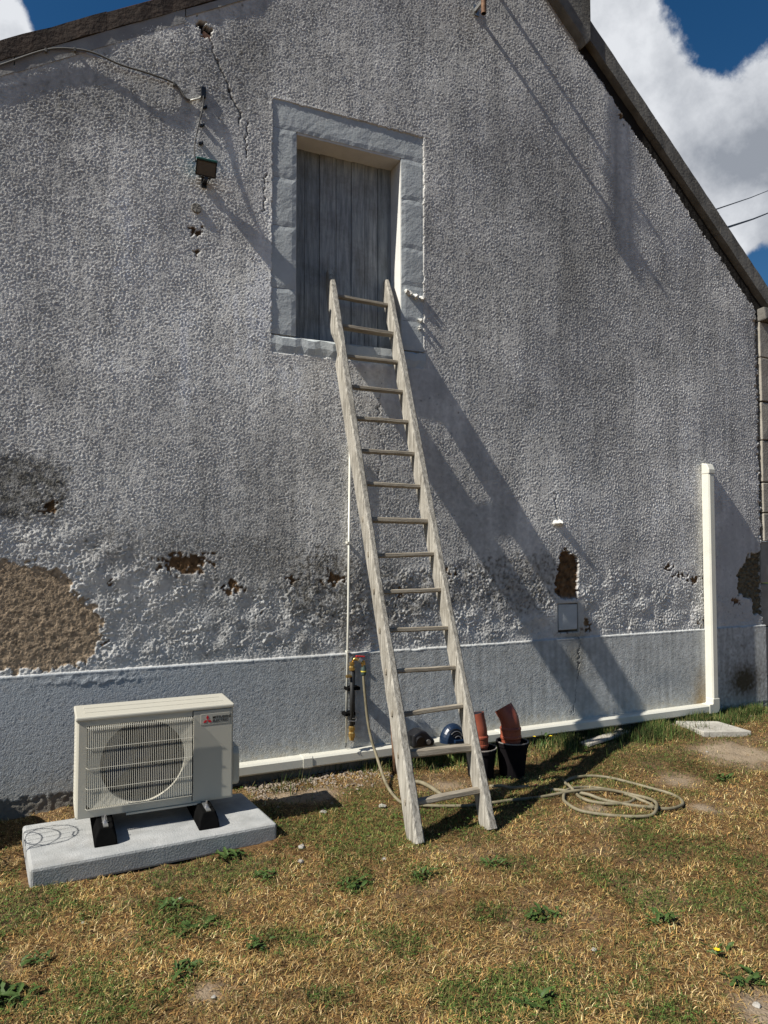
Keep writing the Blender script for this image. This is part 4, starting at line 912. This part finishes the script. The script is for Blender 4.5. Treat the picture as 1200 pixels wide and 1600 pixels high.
Mf = Matrix.Translation((0, -.075, 0)) @ Matrix.Scale(.84, 4) @ Matrix.Rotation(R(-6), 4, 'Z') @ Matrix.Rotation(R(4), 4, 'Y') @ Matrix.Rotation(R(22), 4, 'X')
mb = MB().box((-.078, -.02, -.058), (.078, .035, .058), Mf); obj('housing', mb, 'teal', fl, bevel=.006)
obj('bezel', MB().box((-.080, -.028, -.062), (.080, -.0205, -.052), Mf).box((-.080, -.028, .046), (.080, -.0205, .054), Mf).box((-.080, -.028, -.052), (-.070, -.0205, .046), Mf).box((.070, -.028, -.052), (.080, -.0205, .046), Mf), 'blackp', fl)
obj('visor', MB().box((-.081, -.030, .055), (.081, .02, .072), Mf), 'teal', fl, bevel=.004)
obj('glass', MB().box((-.070, -.0245, -.052), (.070, -.0205, .046), Mf), 'glass', fl)
obj('bracket', MB().box((-.045, -.01, -.074), (.045, .01, -.062), Mf).box((-.012, -.085, -.078), (.012, .0, -.062)).box((-.018, -.012, -.10), (.018, .0, -.03)), 'blackp', fl)
obj('heat_sink', MB().box((-.05, .0355, -.04), (-.035, .05, .04), Mf).box((-.008, .0355, -.04), (.008, .05, .04), Mf).box((.035, .0355, -.04), (.05, .05, .04), Mf), 'teal', fl)
q = [W(318, 150, -.022), W(316, 170, -.024), W(310, 195, -.03), (0, 0, 0), (0, 0, 0)]
q = [W(318, 150, -.022), W(317, 168, -.026), W(311, 192, -.034), W(305, 220, -.05), W(304, 240, -.07), W(306, 253, -.075)]
obj('lamp_lead', MB().tube(cr([p_-np.array((LX, 0, LZ)) for p_ in q], 6), .0045, 6), 'bcable', fl, smooth=True)
for k, (px, py, lab) in enumerate(((319, 169, 'highest of the three empty black cable clips above the floodlight'), (315, 197, 'middle one of the three empty black cable clips above the floodlight'), (313, 225, 'lowest of the three empty black cable clips above the floodlight'))):
    p = W(px, py, 0); obj('wall_clip', MB().box((p[0]-.013, -.014, p[2]-.008), (p[0]+.009, .004, p[2]+.009)).box((p[0]+.005, -.018, p[2]), (p[0]+.018, .0, p[2]+.014)), 'blackp', bevel=.002, label=lab, cat='cable clip', group='empty cable clips')
# ------------------------------------------------------------------ aerial mast on its bracket
ms = empty('aerial_mast', (3.01, -.218, 5.745), 'rusty brown pipe mast bracketed high on the gable, its lower end in view', 'mast')
obj('mast_pipe', MB().tube([(0, 0, 0), (0, 0, 1.42)], .021, 14, cap=False), 'rust', ms, smooth=True)
obj('mast_inside', MB().tube([(0, 0, 1.42), (0, 0, 0)], .0165, 14, cap=False), 'dark', ms, smooth=True)
obj('mast_rim', MB().rev([(.0165, 0), (.020, 0), (.020, .001)], (0, 0, 0), 14), 'rust', ms)
obj('bracket_arm', MB().box((.048, -.055, .175), (.070, .222, .205)), 'steel', ms)
obj('bracket_arm', MB().box((.128, -.045, .530), (.150, .222, .562)), 'steel', ms)
obj('bracket_clamp', MB().box((-.028, -.03, .172), (.068, -.022, .208)).box((-.028, .022, .172), (.068, .03, .208)), 'steel', ms)
obj('bracket_clamp', MB().box((-.028, -.03, .527), (.148, -.022, .565)).box((-.028, .022, .527), (.148, .03, .565)), 'steel', ms)
obj('wall_foot', MB().box((.035, .209, .15), (.09, .219, .235)), 'steel', ms); obj('wall_foot', MB().box((.115, .209, .50), (.17, .219, .59)), 'steel', ms)
# ------------------------------------------------------------------ overhead wires
for (a, b, r_, lab) in (((1113, 329, 1.5), (1200, 298, 8), .009, 'thin overhead wire in the sky, the upper of the two'), ((1128, 358, 1.5), (1200, 333, 8), .016, 'thicker overhead cable in the sky, the lower of the two')):
    p, q = Vector(W(a[0], a[1], a[2])), Vector(W(b[0], b[1], b[2])); d = q-p
    obj('overhead_wire', MB().tube([p-d*.12, p, p+d*.5+Vector((0, 0, -.015)), q, q+d*1.5], r_, 6), 'bcable', smooth=True, label=lab, cat='cable', group='overhead wires')
# ------------------------------------------------------------------ outside the left edge: a barrel added for its shadow, and a roll of fencing wire whose shadow reaches the picture
br = empty('shadow_barrel', (-.80, -.30, 0), 'added dark green barrel, out of view left of the slab, to shade the wall foot', 'barrel')
obj('barrel_body', MB().rev([(.001, 0), (.24, 0), (.265, .12), (.27, .28), (.262, .44), (.245, .53), (.001, .53)], (0, 0, 0), 28), 'barrel', br, smooth=True)
obj('barrel_lid', MB().rev([(.252, .531), (.256, .55), (.001, .56)], (0, 0, 0), 28), 'barrel', br)
wr = empty('wire_roll', (-.60, -.74, 0), 'standing roll of fencing wire beyond the left end of the slab', 'wire roll')
for z in np.linspace(.03, .72, 9):
    obj('wire_ring', MB().tube([(.13*math.cos(a), .13*math.sin(a), z) for a in np.linspace(0, 6.283, 24)], .003, 5, cap=False), 'steel', wr)
for a in np.linspace(0, 6.283, 13)[:-1]: obj('upright_wire', MB().tube([(.13*math.cos(a), .13*math.sin(a), .01), (.13*math.cos(a), .13*math.sin(a), .74)], .0022, 5), 'steel', wr)
obj('loose_end', MB().tube([(.13, 0, .70), (.22, -.03, .60), (.33, -.04, .50)], .003, 5), 'steel', wr)
# ------------------------------------------------------------------ beyond the right corner
nb = empty('neighbour_house', (18, 9, 0), 'pale house far beyond the right corner of the gable', 'house')
obj('wall', MB().box((-5, -3, -.1), (5, 3, 3.2)), 'white', nb); obj('roof', MB().prism([(-3.4, 3.2), (3.4, 3.2), (0, 5.4)], 'x', -5.3, 5.3), 'tile', nb)
for x in (-3, 0, 3):
    f = obj('window', MB().box((x-.6, -3.03, 1.0), (x+.6, -3.0, 2.2)), 'farblue', nb)
mb = MB(); rg = random.Random(4)
for k in range(2600):
    c = Vector((rg.uniform(11, 30), rg.uniform(3.0, 4.4), rg.uniform(0, 1.7))); s_ = rg.uniform(.06, .14); a = Vector((rg.uniform(-1, 1), rg.uniform(-1, 1), rg.uniform(-1, 1))).normalized(); b = a.cross(Vector((0, 0, 1))).normalized()
    mb.add([c-a*s_, c+b*s_*.6, c+a*s_, c-b*s_*.6], [(0, 1, 2, 3)])
hd = empty('hedge', (20, 3.7, 0), 'clipped green hedge beyond the right corner of the gable', 'hedge'); hI2 = Matrix.Translation((-20, -3.7, 0))
o = obj('foliage', mb, 'hedge', hd, fix=False); o.matrix_parent_inverse = hI2
o = obj('hedge_core', MB().box((11, 3.2, -.05), (30, 4.2, 1.5)), 'hedge', hd); o.matrix_parent_inverse = hI2
